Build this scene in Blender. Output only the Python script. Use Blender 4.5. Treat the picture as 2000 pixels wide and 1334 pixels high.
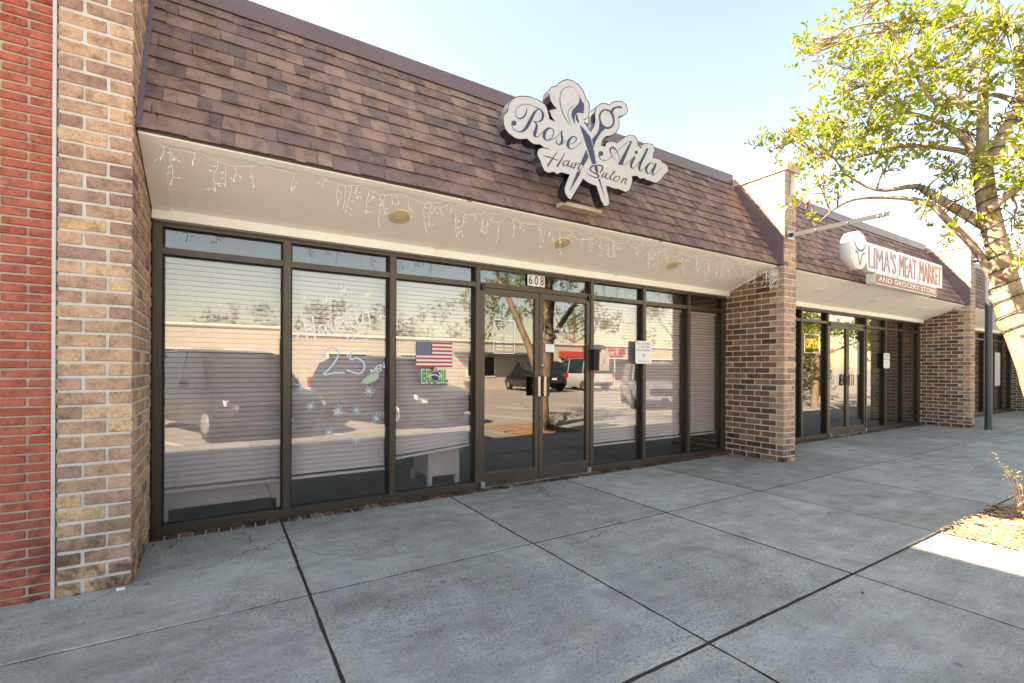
import bpy, bmesh, math, random
import numpy as np
from mathutils import Vector, Matrix, noise
R = math.radians
random.seed(7)
for o in list(bpy.data.objects):
    bpy.data.objects.remove(o)
SC = bpy.context.scene
COL = SC.collection

# ------------------------------------------------------------------ camera
F_PX, HOR, YAW, ROLL = 921.579, 718.735, 0.553171, 0.0043508
CAM = Vector((0.0, -4.382, 1.27))
cd = bpy.data.cameras.new('camera')
cd.lens = 36.0 * F_PX / 2000.0
cd.sensor_width = 36.0
cd.shift_y = (HOR - 667.0) / 2000.0
cd.clip_start = 0.05
cd.clip_end = 2000.0
cam = bpy.data.objects.new('camera', cd)
COL.objects.link(cam)
cam.location = CAM
cam.rotation_mode = 'XYZ'
cam.matrix_world = (Matrix.Translation(CAM) @ Matrix.Rotation(-YAW, 4, 'Z') @ Matrix.Rotation(R(90), 4, 'X') @ Matrix.Rotation(ROLL, 4, 'Z'))
SC.camera = cam

# ------------------------------------------------------------------ sky, sun, exposure
TO_SUN = Vector((-1.08, 0.695, 1.0)).normalized()
SUN_EL = math.asin(TO_SUN.z)
SUN_AZ = math.atan2(TO_SUN.x, TO_SUN.y)      # clockwise from +Y
world = bpy.data.worlds.new('World')
SC.world = world
world.use_nodes = True
wn = world.node_tree
sky = wn.nodes.new('ShaderNodeTexSky')
sky.sky_type = 'NISHITA'
sky.sun_disc = False
sky.sun_elevation = SUN_EL
sky.sun_rotation = SUN_AZ
sky.air_density = 1.3
sky.dust_density = 0.5
sky.ozone_density = 1.0
wn.links.new(sky.outputs[0], wn.nodes['Background'].inputs[0])
wn.nodes['Background'].inputs[1].default_value = 0.074
sd = bpy.data.lights.new('sun', 'SUN')
sd.energy = 4.3
sd.angle = R(0.53)
sd.color = (1.0, 0.94, 0.86)
sun = bpy.data.objects.new('sun', sd)
COL.objects.link(sun)
sun.location = (-20, 20, 30)
sun.rotation_euler = (-TO_SUN).to_track_quat('-Z', 'Y').to_euler()
vs = SC.view_settings
vs.view_transform = 'Standard'
vs.look = 'None'
vs.gamma = 1.0
vs.use_curve_mapping = False
vs.exposure = 2.7
vs.use_white_balance = True
vs.white_balance_temperature = 8100
vs.white_balance_tint = 17
SC.cycles.max_bounces = 10
SC.cycles.transparent_max_bounces = 24
SC.cycles.use_denoising = True
SC.cycles.sample_clamp_indirect = 8.0
SC.cycles.caustics_reflective = False
SC.cycles.caustics_refractive = False

# ------------------------------------------------------------------ helpers: pixel of the photograph -> point on a real plane
_r = Vector((math.cos(YAW), -math.sin(YAW), 0)); _v = Vector((math.sin(YAW), math.cos(YAW), 0)); _u = Vector((0, 0, 1))
def ray(x, y):
    a, b = x - 1000.0, y - 667.0
    c, s = math.cos(ROLL), math.sin(ROLL)
    u, w = c * a + s * b, -s * a + c * b - (HOR - 667.0)
    return _r * (u / F_PX) + _v - _u * (w / F_PX)
def at(x, y, Y):
    d = ray(x, y); return CAM + d * ((Y - CAM.y) / d.y)
def atx(x, y, X):
    d = ray(x, y); return CAM + d * ((X - CAM.x) / d.x)

# ------------------------------------------------------------------ object helpers
def tag(o, label=None, cat=None, group=None, kind=None):
    if label: o['label'] = label
    if cat: o['category'] = cat
    if group: o['group'] = group
    if kind: o['kind'] = kind
    return o
def link(name, me, mat=None, parent=None, loc=None):
    o = bpy.data.objects.new(name, me); COL.objects.link(o)
    if mat is not None and me is not None and not me.materials:
        for m in (mat if isinstance(mat, (list, tuple)) else [mat]): me.materials.append(m)
    if parent is not None: o.parent = parent
    if loc is not None: o.location = loc
    return o
def empty(name, loc=(0, 0, 0), rz=0.0, label=None, cat=None, group=None, kind=None):
    o = bpy.data.objects.new(name, None); COL.objects.link(o)
    o.location = loc; o.rotation_euler = (0, 0, rz); o.empty_display_size = 0.1
    return tag(o, label, cat, group, kind)

class MB:
    def __init__(s): s.v = []; s.f = []; s.m = []; s.t = []; s.smooth = []
    def add(s, vs, fs, m=0, tone=0.0, smooth=False):
        k = len(s.v); s.v += [tuple(p) for p in vs]
        for f in fs:
            s.f.append([i + k for i in f]); s.m.append(m); s.t.append(tone); s.smooth.append(smooth)
        return s
    def box(s, x0, x1, y0, y1, z0, z1, m=0, tone=0.0):
        if x0 > x1: x0, x1 = x1, x0
        if y0 > y1: y0, y1 = y1, y0
        if z0 > z1: z0, z1 = z1, z0
        return s.add([(x0,y0,z0),(x1,y0,z0),(x1,y1,z0),(x0,y1,z0),(x0,y0,z1),(x1,y0,z1),(x1,y1,z1),(x0,y1,z1)],
              [(0,3,2,1),(4,5,6,7),(0,1,5,4),(1,2,6,5),(2,3,7,6),(3,0,4,7)], m, tone)
    def hexa(s, p, m=0, tone=0.0):      # 8 points, bottom ring then top ring
        return s.add(p, [(0,3,2,1),(4,5,6,7),(0,1,5,4),(1,2,6,5),(2,3,7,6),(3,0,4,7)], m, tone)
    def tube(s, pts, rad, n=8, m=0, cap=True, smooth=True, tone=0.0):
        pts = [Vector(p) for p in pts]
        if not isinstance(rad, (list, tuple)): rad = [rad] * len(pts)
        vs = []; fs = []; up = None
        for i, p in enumerate(pts):
            d = (pts[min(i+1, len(pts)-1)] - pts[max(i-1, 0)])
            d = d.normalized() if d.length > 1e-9 else Vector((0, 0, 1))
            if up is None: up = Vector((0, 0, 1)) if abs(d.z) < .9 else Vector((1, 0, 0))
            a = d.cross(up)
            a = a.normalized() if a.length > 1e-6 else d.orthogonal().normalized()
            b = d.cross(a).normalized(); up = -b if False else up
            for k in range(n):
                t = 2 * math.pi * k / n
                vs.append(p + (a * math.cos(t) + b * math.sin(t)) * rad[i])
        for i in range(len(pts) - 1):
            for k in range(n):
                k2 = (k + 1) % n
                fs.append((i*n+k, (i+1)*n+k, (i+1)*n+k2, i*n+k2))
        s.add(vs, fs, m, tone, smooth)
        if cap:
            s.add(vs[:n], [tuple(range(n))], m, tone); s.add(vs[-n:], [tuple(reversed(range(n)))], m, tone)
        return s
    def lathe(s, prof, n=20, c=(0, 0, 0), m=0, smooth=True, axis='z'):
        vs = []; fs = []
        for r, z in prof:
            for k in range(n):
                t = 2 * math.pi * k / n
                q = (r * math.cos(t), r * math.sin(t), z)
                if axis == 'y': q = (q[0], q[2], q[1])
                if axis == 'x': q = (q[2], q[0], q[1])
                vs.append((c[0]+q[0], c[1]+q[1], c[2]+q[2]))
        for i in range(len(prof) - 1):
            for k in range(n):
                k2 = (k+1) % n
                fs.append((i*n+k, i*n+k2, (i+1)*n+k2, (i+1)*n+k))
        return s.add(vs, fs, m, 0.0, smooth)
    def mesh(s, name):
        me = bpy.data.meshes.new(name)
        me.from_pydata(s.v, [], s.f)
        me.polygons.foreach_set('material_index', s.m)
        me.polygons.foreach_set('use_smooth', s.smooth)
        if any(s.t):
            at_ = me.attributes.new('tone', 'FLOAT', 'FACE'); at_.data.foreach_set('value', s.t)
        me.update()
        return me
    def build(s, name, mat, parent=None, loc=None, fix=False):
        me = s.mesh(name)
        if fix:
            bm = bmesh.new(); bm.from_mesh(me); bmesh.ops.recalc_face_normals(bm, faces=bm.faces); bm.to_mesh(me); bm.free()
        return link(name, me, mat, parent, loc)

def polymesh(pts2, to3, thick, nrm):
    """closed 2-D outline -> solid plate; to3 maps (x, y) to the front face, nrm points out of the front"""
    bm = bmesh.new()
    vs = [bm.verts.new(to3(*p)) for p in pts2]
    es = [bm.edges.new((vs[i], vs[(i+1) % len(vs)])) for i in range(len(vs))]
    bmesh.ops.triangle_fill(bm, edges=es, use_beauty=True)
    r = bmesh.ops.extrude_face_region(bm, geom=list(bm.faces))
    bmesh.ops.translate(bm, verts=[e for e in r['geom'] if isinstance(e, bmesh.types.BMVert)], vec=Vector(nrm) * -thick)
    bmesh.ops.recalc_face_normals(bm, faces=bm.faces)
    me = bpy.data.meshes.new('plate'); bm.to_mesh(me); bm.free()
    return me

def smooth_path(p, n=6, closed=False):
    """Catmull-Rom through rows of numbers"""
    p = [np.array(q, float) for q in p]
    if len(p) < 3: return [tuple(a) for a in p]
    out = []
    m = len(p)
    rng = range(m if closed else m - 1)
    for i in rng:
        if closed: a, b, c, d = p[(i-1) % m], p[i], p[(i+1) % m], p[(i+2) % m]
        else: a, b, c, d = p[max(i-1, 0)], p[i], p[i+1], p[min(i+2, m-1)]
        for k in range(n):
            t = k / n
            out.append(tuple(0.5 * ((2*b) + (-a+c)*t + (2*a-5*b+4*c-d)*t*t + (-a+3*b-3*c+d)*t*t*t)))
    if not closed: out.append(tuple(p[-1]))
    return out
def ribbon(mb, rows, to3, n=5, closed=False, off=None, m=0, thick=0.0, nrm=(0, -1, 0)):
    """rows (x, y, width) in drawing units -> flat stroke with rounded ends on the plane of to3"""
    q = smooth_path(rows, n, closed) if len(rows) > 2 else [tuple(map(float, a)) for a in rows]
    L, Rr = [], []
    k = len(q)
    for i in range(k):
        a = q[(i-1) % k] if closed else q[max(i-1, 0)]
        b = q[(i+1) % k] if closed else q[min(i+1, k-1)]
        dx, dy = b[0]-a[0], b[1]-a[1]
        l = math.hypot(dx, dy) or 1.0
        w = q[i][2] / 2
        L.append((q[i][0]-dy/l*w, q[i][1]+dx/l*w)); Rr.append((q[i][0]+dy/l*w, q[i][1]-dx/l*w))
    ring = L + Rr[::-1]
    if closed:
        base = len(mb.v); mb.v += [tuple(to3(*p)) for p in L] + [tuple(to3(*p)) for p in Rr]
        for i in range(k):
            j = (i+1) % k
            mb.f.append([base+i, base+j, base+k+j, base+k+i]); mb.m.append(m); mb.t.append(0.0); mb.smooth.append(False)
        return
    mb.add([to3(*p) for p in L] + [to3(*p) for p in Rr], [(i, i+1, k+i+1, k+i) for i in range(k-1)], m)
    for e, rev in ((0, 1), (k-1, 0)):
        cx, cy, w = q[e]; w = w / 2
        a = q[1] if e == 0 else q[k-2]
        an = math.atan2(cy-a[1], cx-a[0])
        fan = [to3(cx + math.cos(an + math.pi*(j/6-.5))*w, cy + math.sin(an + math.pi*(j/6-.5))*w) for j in range(7)]
        mb.add(fan, [tuple(range(7))], m)
def disc(mb, x, y, r, to3, n=16, m=0, ry=None):
    ry = ry or r
    mb.add([to3(x + math.cos(2*math.pi*k/n)*r, y + math.sin(2*math.pi*k/n)*ry) for k in range(n)], [tuple(range(n))], m)

def text_mesh(s, size, ext=0.0, bold=0.0, align='CENTER', sx=1.0, spacing=1.0, res=3):
    cu = bpy.data.curves.new('lettering', 'FONT')
    cu.body = s; cu.size = size; cu.extrude = ext; cu.offset = bold
    cu.align_x = align; cu.align_y = 'CENTER'; cu.resolution_u = res; cu.space_character = spacing
    o = bpy.data.objects.new('tmp', cu); COL.objects.link(o)
    me = bpy.data.meshes.new_from_object(o.evaluated_get(bpy.context.evaluated_depsgraph_get()))
    bpy.data.objects.remove(o); bpy.data.curves.remove(cu)
    me.materials.clear()
    me.transform(Matrix.Diagonal((sx, 1, 1, 1)))
    return me
FACE_S = Matrix.Rotation(R(90), 4, 'X')       # lettering that faces the street (-Y)
def lettering(name, s, size, mat, parent, loc, ext=0.001, bold=0.0, sx=1.0, align='CENTER', mirror=False, face=None, spacing=1.0):
    me = text_mesh(s, size, ext, bold, align, -sx if mirror else sx, spacing)
    me.transform(FACE_S if face is None else face)
    o = link(name, me, mat, parent); o.location = loc
    return o

# ------------------------------------------------------------------ materials
class NT:
    def __init__(s, name):
        s.m = bpy.data.materials.new(name); s.m.use_nodes = True
        s.n = s.m.node_tree.nodes; s.l = s.m.node_tree.links
        s.b = s.n['Principled BSDF']; s.out = s.n['Material Output']
    def new(s, t, **kw):
        n = s.n.new(t)
        for k, v in kw.items(): setattr(n, k, v)
        return n
    def put(s, sock, v):
        if isinstance(v, bpy.types.NodeSocket): s.l.new(v, sock)
        elif isinstance(v, (tuple, list)) and len(v) == 3 and sock.type == 'RGBA': sock.default_value = (*v, 1)
        else: sock.default_value = v
    def coord(s, kind='Object'):
        return s.new('ShaderNodeTexCoord').outputs[kind]
    def pos(s):
        return s.new('ShaderNodeNewGeometry').outputs['Position']
    def scale(s, vec, sc):
        n = s.new('ShaderNodeMapping'); s.l.new(vec, n.inputs[0]); n.inputs['Scale'].default_value = sc if isinstance(sc, (tuple, list)) else (sc,)*3
        return n.outputs[0]
    def noise(s, vec, sc=5.0, det=4.0, rough=0.55, dist=0.0):
        n = s.new('ShaderNodeTexNoise'); s.l.new(vec, n.inputs['Vector'])
        n.inputs['Scale'].default_value = sc; n.inputs['Detail'].default_value = det; n.inputs['Roughness'].default_value = rough; n.inputs['Distortion'].default_value = dist
        return n.outputs[0]
    def vor(s, vec, sc=5.0, out='Distance'):
        n = s.new('ShaderNodeTexVoronoi'); s.l.new(vec, n.inputs['Vector']); n.inputs['Scale'].default_value = sc
        return n.outputs[out]
    def ramp(s, fac, stops, interp='LINEAR'):
        n = s.new('ShaderNodeValToRGB'); s.put(n.inputs[0], fac); cr = n.color_ramp; cr.interpolation = interp
        while len(cr.elements) > 1: cr.elements.remove(cr.elements[-1])
        for i, (p, c) in enumerate(stops):
            e = cr.elements[0] if i == 0 else cr.elements.new(p)
            e.position = p; e.color = (*c, 1) if not isinstance(c, float) else (c, c, c, 1)
        return n.outputs[0]
    def mix(s, fac, a, b, mode='MIX'):
        n = s.new('ShaderNodeMix', data_type='RGBA', blend_type=mode)
        s.put(n.inputs[0], fac); s.put(n.inputs[6], a); s.put(n.inputs[7], b)
        return n.outputs[2]
    def math(s, op, a, b=0.0, clamp=False):
        n = s.new('ShaderNodeMath', operation=op, use_clamp=clamp); s.put(n.inputs[0], a); s.put(n.inputs[1], b)
        return n.outputs[0]
    def rnd(s):
        a = s.new('ShaderNodeObjectInfo').outputs['Random']
        t = s.new('ShaderNodeAttribute', attribute_name='tone').outputs['Fac']
        return s.math('FRACT', s.math('ADD', a, t))
    def z(s):
        n = s.new('ShaderNodeSeparateXYZ'); s.l.new(s.pos(), n.inputs[0]); return n.outputs[2]
    def bump(s, h, strength=0.3, dist=0.01):
        n = s.new('ShaderNodeBump'); s.l.new(h, n.inputs['Height']); n.inputs['Strength'].default_value = strength; n.inputs['Distance'].default_value = dist
        s.l.new(n.outputs[0], s.b.inputs['Normal'])
    def fin(s, base=None, rough=None, metal=None, spec=None):
        if base is not None: s.put(s.b.inputs['Base Color'], base)
        if rough is not None: s.put(s.b.inputs['Roughness'], rough)
        if metal is not None: s.put(s.b.inputs['Metallic'], metal)
        if spec is not None: s.put(s.b.inputs['Specular IOR Level'], spec)
        return s.m

M = {}
def simple(name, c, rough=0.6, metal=0.0, var=0.12, sc=6.0, spec=0.4, fine=60.0, bump=0.0):
    t = NT(name); v = t.pos()
    n1 = t.noise(v, sc, 4); n2 = t.noise(v, fine, 3)
    k = t.math('ADD', t.math('MULTIPLY', n1, 0.65), t.math('MULTIPLY', n2, 0.35))
    lo = tuple(x * (1 - var) for x in c); hi = tuple(min(1, x * (1 + var)) for x in c)
    col = t.ramp(k, [(0.3, lo), (0.7, hi)])
    if bump: t.bump(n2, bump, 0.004)
    M[name] = t.fin(col, t.ramp(n1, [(0.3, max(0.0, rough - .06)), (0.7, min(1.0, rough + .06))]) if rough > .1 else rough, metal, spec)
    return M[name]

def m_concrete(name, a, b, agg=1.0):
    t = NT(name); v = t.pos()
    mid_c = tuple((x+y)/2 for x, y in zip(a, b))
    big = t.noise(v, 0.8, 7, 0.68, 0.8); mid = t.noise(v, 4.2, 7, 0.72, 0.4)
    streak = t.noise(t.scale(v, (1.1, 7.0, 1)), 1.5, 6, 0.7, 0.5)
    k = t.math('ADD', t.math('MULTIPLY', big, .42), t.math('ADD', t.math('MULTIPLY', mid, .33), t.math('MULTIPLY', streak, .25)))
    col = t.ramp(k, [(0.36, a), (0.5, mid_c), (0.62, b)])
    g = t.noise(v, 62, 5, 0.8); g2 = t.noise(v, 105, 4, 0.78)
    zone = t.ramp(t.noise(v, 1.3, 4, .6), [(0.35, 0.25), (0.62, 1.0)])
    col = t.mix(t.math('MULTIPLY', zone, t.ramp(g, [(0.5, 0.0), (0.62, 0.75 * agg)])), col, tuple(x * .36 for x in a))
    col = t.mix(t.math('MULTIPLY', zone, t.ramp(g2, [(0.55, 0.0), (0.68, 0.6 * agg)])), col, tuple(min(1, x * 1.55) for x in b))
    pit = t.vor(v, 15.0); pitn = t.noise(v, 2.6, 2)
    col = t.mix(t.math('MULTIPLY', t.ramp(pit, [(0.04, 0.85), (0.09, 0.0)]), t.ramp(pitn, [(0.48, 0.0), (0.6, 1.0)])), col, (0.075, 0.07, 0.065))
    stain = t.noise(v, 1.5, 7, 0.75, 1.6)
    col = t.mix(t.ramp(stain, [(0.55, 0.0), (0.72, 0.55)]), col, (0.17, 0.16, 0.145))
    rust = t.noise(v, 2.3, 5, 0.7, 0.9)
    col = t.mix(t.ramp(rust, [(0.62, 0.0), (0.78, 0.35)]), col, (0.34, 0.25, 0.19))
    warp = t.new('ShaderNodeVectorMath', operation='ADD'); t.l.new(v, warp.inputs[0])
    wn_ = t.new('ShaderNodeTexNoise'); t.l.new(v, wn_.inputs['Vector']); wn_.inputs['Scale'].default_value = 2.5; wn_.inputs['Detail'].default_value = 6
    sc_ = t.new('ShaderNodeVectorMath', operation='SCALE'); t.l.new(wn_.outputs['Color'], sc_.inputs[0]); sc_.inputs['Scale'].default_value = 0.5
    t.l.new(sc_.outputs[0], warp.inputs[1])
    ve = t.new('ShaderNodeTexVoronoi', feature='DISTANCE_TO_EDGE'); t.l.new(warp.outputs[0], ve.inputs['Vector']); ve.inputs['Scale'].default_value = 0.55
    gate = t.ramp(t.noise(v, 0.55, 2), [(0.54, 0.0), (0.6, 0.8)])
    col = t.mix(t.math('MULTIPLY', gate, t.ramp(ve.outputs['Distance'], [(0.0015, 1.0), (0.004, 0.0)])), col, (0.06, 0.055, 0.05))
    gum = t.vor(v, 2.6); col = t.mix(t.ramp(gum, [(0.045, 0.6), (0.06, 0.0)]), col, (0.10, 0.098, 0.095))
    r = t.new('ShaderNodeObjectInfo').outputs['Random']
    col = t.mix(1.0, col, t.ramp(r, [(0, 0.82), (1, 1.14)]), 'MULTIPLY')
    t.bump(t.math('ADD', g, t.math('MULTIPLY', g2, .6)), 0.5, 0.005)
    M[name] = t.fin(col, 0.84, 0, 0.3)
m_concrete('concrete', (0.184, 0.183, 0.157), (0.475, 0.465, 0.402), 1.1)

def m_asphalt():
    t = NT('asphalt'); v = t.pos()
    big = t.noise(v, 0.35, 5, 0.6); g = t.noise(v, 60, 3, .7)
    col = t.ramp(big, [(0.35, (0.36, 0.325, 0.275)), (0.65, (0.45, 0.41, 0.35))])
    col = t.mix(t.ramp(g, [(0.5, 0.0), (0.7, 0.5)]), col, (0.19, 0.175, 0.155))
    t.bump(g, 0.3, 0.006)
    M['asphalt'] = t.fin(col, 0.9, 0, 0.25)
m_asphalt()

def m_brick(name, stops, speck, stain_h, stain_amt, lime=0.35):
    t = NT(name); v = t.pos(); r = t.rnd()
    base = t.ramp(r, stops)
    within = t.noise(v, 15.0, 6, 0.72, 0.3); fine = t.noise(v, 85, 4, .75)
    base = t.mix(1.0, base, t.ramp(within, [(0.32, 0.5), (0.5, 1.0), (0.7, 1.25)]), 'MULTIPLY')
    base = t.mix(t.ramp(fine, [(0.52, 0.0), (0.66, 0.6)]), base, speck)
    chips = t.vor(t.scale(v, (1, 1, 1.6)), 34.0); gate = t.noise(v, 7.0, 2)
    base = t.mix(t.math('MULTIPLY', t.ramp(chips, [(0.1, lime), (0.2, 0.0)]), t.ramp(gate, [(0.52, 0.0), (0.62, 1.0)])), base, (0.52, 0.44, 0.34))
    z = t.z(); n = t.noise(v, 6.5, 5, .65, 0.5)
    st = t.math('MULTIPLY', t.ramp(t.math('DIVIDE', z, stain_h), [(0.0, 1.0), (1.0, 0.0)]), t.ramp(n, [(0.42, 0.0), (0.58, stain_amt)]))
    base = t.mix(st, base, (0.022, 0.018, 0.017))
    t.bump(t.math('ADD', fine, t.math('MULTIPLY', within, 1.5)), 0.45, 0.005)
    M[name] = t.fin(base, 0.85, 0, 0.25)
m_brick('red_brick', [(0, (0.38, 0.095, 0.062)), (.4, (0.43, 0.115, 0.074)), (.75, (0.47, 0.14, 0.092)), (1, (0.39, 0.105, 0.08))], (0.15, 0.04, 0.028), 0.5, 0.95, 0.0)
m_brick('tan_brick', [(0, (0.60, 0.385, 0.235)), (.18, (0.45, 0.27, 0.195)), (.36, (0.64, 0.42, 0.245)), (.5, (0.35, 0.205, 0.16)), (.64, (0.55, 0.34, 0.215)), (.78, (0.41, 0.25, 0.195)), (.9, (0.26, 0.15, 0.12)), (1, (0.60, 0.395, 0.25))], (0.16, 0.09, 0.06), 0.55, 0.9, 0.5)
m_brick('brown_and_shaded_brick', [(0, (0.26, 0.14, 0.08)), (.25, (0.165, 0.08, 0.052)), (.45, (0.31, 0.175, 0.10)), (.6, (0.10, 0.055, 0.042)), (.8, (0.22, 0.11, 0.066)), (1, (0.34, 0.205, 0.12))], (0.05, 0.03, 0.025), 0.5, 0.8, 0.25)  # brown sill bricks; on pier sides the dark tone partly stands for shade
simple('mortar', (0.57, 0.545, 0.50), 0.9, 0, 0.2, 9, 0.2, 150, 0.4)
simple('red_mortar', (0.44, 0.40, 0.33), 0.9, 0, 0.25, 9, 0.2, 150, 0.4)
simple('caulk', (0.55, 0.53, 0.5), 0.6, 0, 0.12, 8)
simple('coping', (0.50, 0.40, 0.29), 0.85, 0, 0.15, 5, .3, 90, .3)

def m_shingle():
    t = NT('shingle'); v = t.pos(); r = t.rnd()
    base = t.ramp(r, [(0, (0.30, 0.178, 0.138)), (.14, (0.205, 0.14, 0.128)), (.28, (0.34, 0.212, 0.165)), (.42, (0.165, 0.12, 0.118)), (.56, (0.275, 0.165, 0.13)), (.7, (0.355, 0.228, 0.178)), (.82, (0.235, 0.155, 0.138)), (.92, (0.145, 0.105, 0.103)), (1, (0.315, 0.195, 0.15))])
    g = t.noise(v, 150, 3, .75); w = t.noise(v, 8, 5, .65, .4)
    base = t.mix(1.0, base, t.ramp(w, [(0.34, 0.6), (0.5, 1.0), (0.68, 1.18)]), 'MULTIPLY')
    base = t.mix(t.ramp(g, [(0.48, 0.0), (0.68, 0.6)]), base, (0.30, 0.20, 0.16))
    base = t.mix(t.ramp(t.noise(v, 190, 2), [(0.55, 0.0), (0.7, 0.55)]), base, (0.045, 0.035, 0.035))
    t.bump(g, 0.5, 0.003)
    M['shingle'] = t.fin(base, 0.92, 0, 0.2)
m_shingle()
simple('cap_metal', (0.145, 0.098, 0.105), 0.42, 0.0, 0.1, 3, 0.5, 30)
simple('soffit_paint', (0.90, 0.87, 0.825), 0.75, 0, 0.035, 3, 0.3, 40, 0.15)
simple('trim_paint', (0.87, 0.84, 0.79), 0.65, 0, 0.04, 3, 0.3, 40)
simple('bronze', (0.085, 0.064, 0.047), 0.38, 0.45, 0.1, 4, 0.5, 120)
simple('bronze_dark', (0.055, 0.043, 0.035), 0.4, 0.4, 0.12, 4, 0.5, 120)
simple('gasket', (0.012, 0.011, 0.011), 0.6, 0, 0.1)
simple('aluminium', (0.62, 0.61, 0.6), 0.3, 0.9, 0.08, 5)
simple('galvanised', (0.36, 0.37, 0.37), 0.45, 0.7, 0.15, 12)
simple('white_plastic', (0.78, 0.76, 0.73), 0.45, 0, 0.04)
simple('black_metal', (0.018, 0.018, 0.02), 0.4, 0.2, 0.15)
simple('blind_slat', (0.66, 0.575, 0.57), 0.5, 0, 0.06, 2.5, 0.4, 40)
simple('lilac_wood', (0.60, 0.51, 0.52), 0.5, 0, 0.07, 3)
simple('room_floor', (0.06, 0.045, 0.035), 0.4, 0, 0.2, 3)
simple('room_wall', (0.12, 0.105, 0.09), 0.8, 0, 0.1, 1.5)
simple('sign_face', (0.50, 0.485, 0.475), 0.4, 0, 0.03, 3, 0.4)
simple('sign_return', (0.022, 0.024, 0.034), 0.22, 0.3, 0.2, 8, 0.6)
simple('navy', (0.038, 0.05, 0.095), 0.4, 0, 0.15, 8)
simple('dark_brown', (0.05, 0.038, 0.036), 0.45, 0, 0.15, 8)
simple('hairline', (0.33, 0.31, 0.30), 0.5, 0, 0.1)
simple('sign_white', (0.8, 0.79, 0.77), 0.4, 0, 0.03)
simple('print_black', (0.02, 0.02, 0.022), 0.5, 0, 0.2)
simple('print_grey', (0.16, 0.16, 0.17), 0.5, 0, 0.2)
simple('flag_red', (0.55, 0.045, 0.055), 0.5, 0, 0.08)
simple('flag_white', (0.75, 0.72, 0.72), 0.5, 0, 0.03)
simple('flag_blue', (0.03, 0.04, 0.11), 0.5, 0, 0.1)
simple('flag_green', (0.03, 0.30, 0.08), 0.5, 0, 0.15)
simple('flag_yellow', (0.68, 0.56, 0.12), 0.5, 0, 0.1)
simple('globe_blue', (0.02, 0.045, 0.22), 0.4, 0, 0.3, 60)
simple('window_paint_white', (0.88, 0.88, 0.88), 0.7, 0, 0.08, 30)
simple('window_paint_blue', (0.58, 0.69, 0.76), 0.7, 0, 0.12, 30)
simple('window_paint_green', (0.42, 0.52, 0.36), 0.7, 0, 0.1, 30)
simple('bulb', (0.82, 0.80, 0.76), 0.3, 0, 0.03)
simple('wire_white', (0.74, 0.71, 0.66), 0.45, 0, 0.05)
simple('wire_green', (0.02, 0.035, 0.02), 0.5, 0, 0.2)
simple('lamp_cream', (0.70, 0.58, 0.34), 0.4, 0, 0.05, 10)
simple('pole_paint', (0.048, 0.055, 0.062), 0.42, 0.1, 0.25, 5, .5, 40)
simple('arm_paint', (0.035, 0.037, 0.034), 0.7, 0, 0.3, 9)
simple('line_paint', (0.62, 0.60, 0.55), 0.8, 0, 0.15, 9)
simple('cream_wall', (0.62, 0.55, 0.44), 0.85, 0, 0.06, 1.2)
simple('grey_roof', (0.30, 0.29, 0.28), 0.85, 0, 0.1, 2)
simple('dark_glass', (0.02, 0.025, 0.028), 0.08, 0, 0.2, 2, .6)
simple('awning_red', (0.45, 0.05, 0.035), 0.8, 0, 0.1)
simple('awning_green', (0.05, 0.10, 0.07), 0.8, 0, 0.1)
simple('tyre', (0.015, 0.015, 0.015), 0.85, 0, 0.1)
simple('tail_red', (0.4, 0.02, 0.02), 0.2, 0, 0.1)
simple('leaf_litter', (0.16, 0.06, 0.025), 0.8, 0, 0.4, 40)
simple('joint_dirt', (0.052, 0.043, 0.034), 0.95, 0, 0.4, 20, 0.1, 120, .5)
simple('terracotta', (0.5, 0.38, 0.26), 0.8, 0, 0.1)
simple('poster_rose', (0.42, 0.20, 0.165), 0.6, 0, 0.08)
simple('poster_pale', (0.56, 0.50, 0.52), 0.6, 0, 0.06)
simple('poster_blue', (0.10, 0.20, 0.34), 0.6, 0, 0.5, 5)
simple('mint', (0.20, 0.52, 0.36), 0.6, 0, 0.1)
simple('stainless', (0.42, 0.38, 0.33), 0.28, 0.9, 0.15, 10)

def m_bark():
    t = NT('bark'); v = t.coord('Object')
    w = t.noise(t.scale(v, (9, 9, 2.2)), 1.6, 5, .6, .8); p = t.noise(v, 3.0, 3, .5)
    col = t.ramp(w, [(0.3, (0.17, 0.11, 0.065)), (0.48, (0.29, 0.205, 0.135)), (0.66, (0.39, 0.305, 0.215))])
    col = t.mix(t.ramp(p, [(0.55, 0.0), (0.68, 0.45)]), col, (0.27, 0.25, 0.11))
    t.bump(w, 0.5, 0.02)
    M['bark'] = t.fin(col, 0.8, 0, 0.25)
m_bark()
def m_leaf(name, stops, trans=0.45):
    t = NT(name)
    a = t.new('ShaderNodeAttribute', attribute_name='tone').outputs['Fac']
    col = t.ramp(a, stops)
    n = t.n; t.n.remove(t.b)
    d = t.new('ShaderNodeBsdfDiffuse'); g = t.new('ShaderNodeBsdfGlossy'); tr = t.new('ShaderNodeBsdfTranslucent')
    t.l.new(col, d.inputs[0]); t.l.new(t.mix(1.0, col, (1.0, 1.0, 0.55), 'MULTIPLY'), tr.inputs[0]); g.inputs['Roughness'].default_value = 0.35
    m1 = t.new('ShaderNodeMixShader'); m1.inputs[0].default_value = trans; t.l.new(d.outputs[0], m1.inputs[1]); t.l.new(tr.outputs[0], m1.inputs[2])
    m2 = t.new('ShaderNodeMixShader'); m2.inputs[0].default_value = 0.05; t.l.new(m1.outputs[0], m2.inputs[1]); t.l.new(g.outputs[0], m2.inputs[2])
    t.l.new(m2.outputs[0], t.out.inputs[0]); M[name] = t.m
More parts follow.
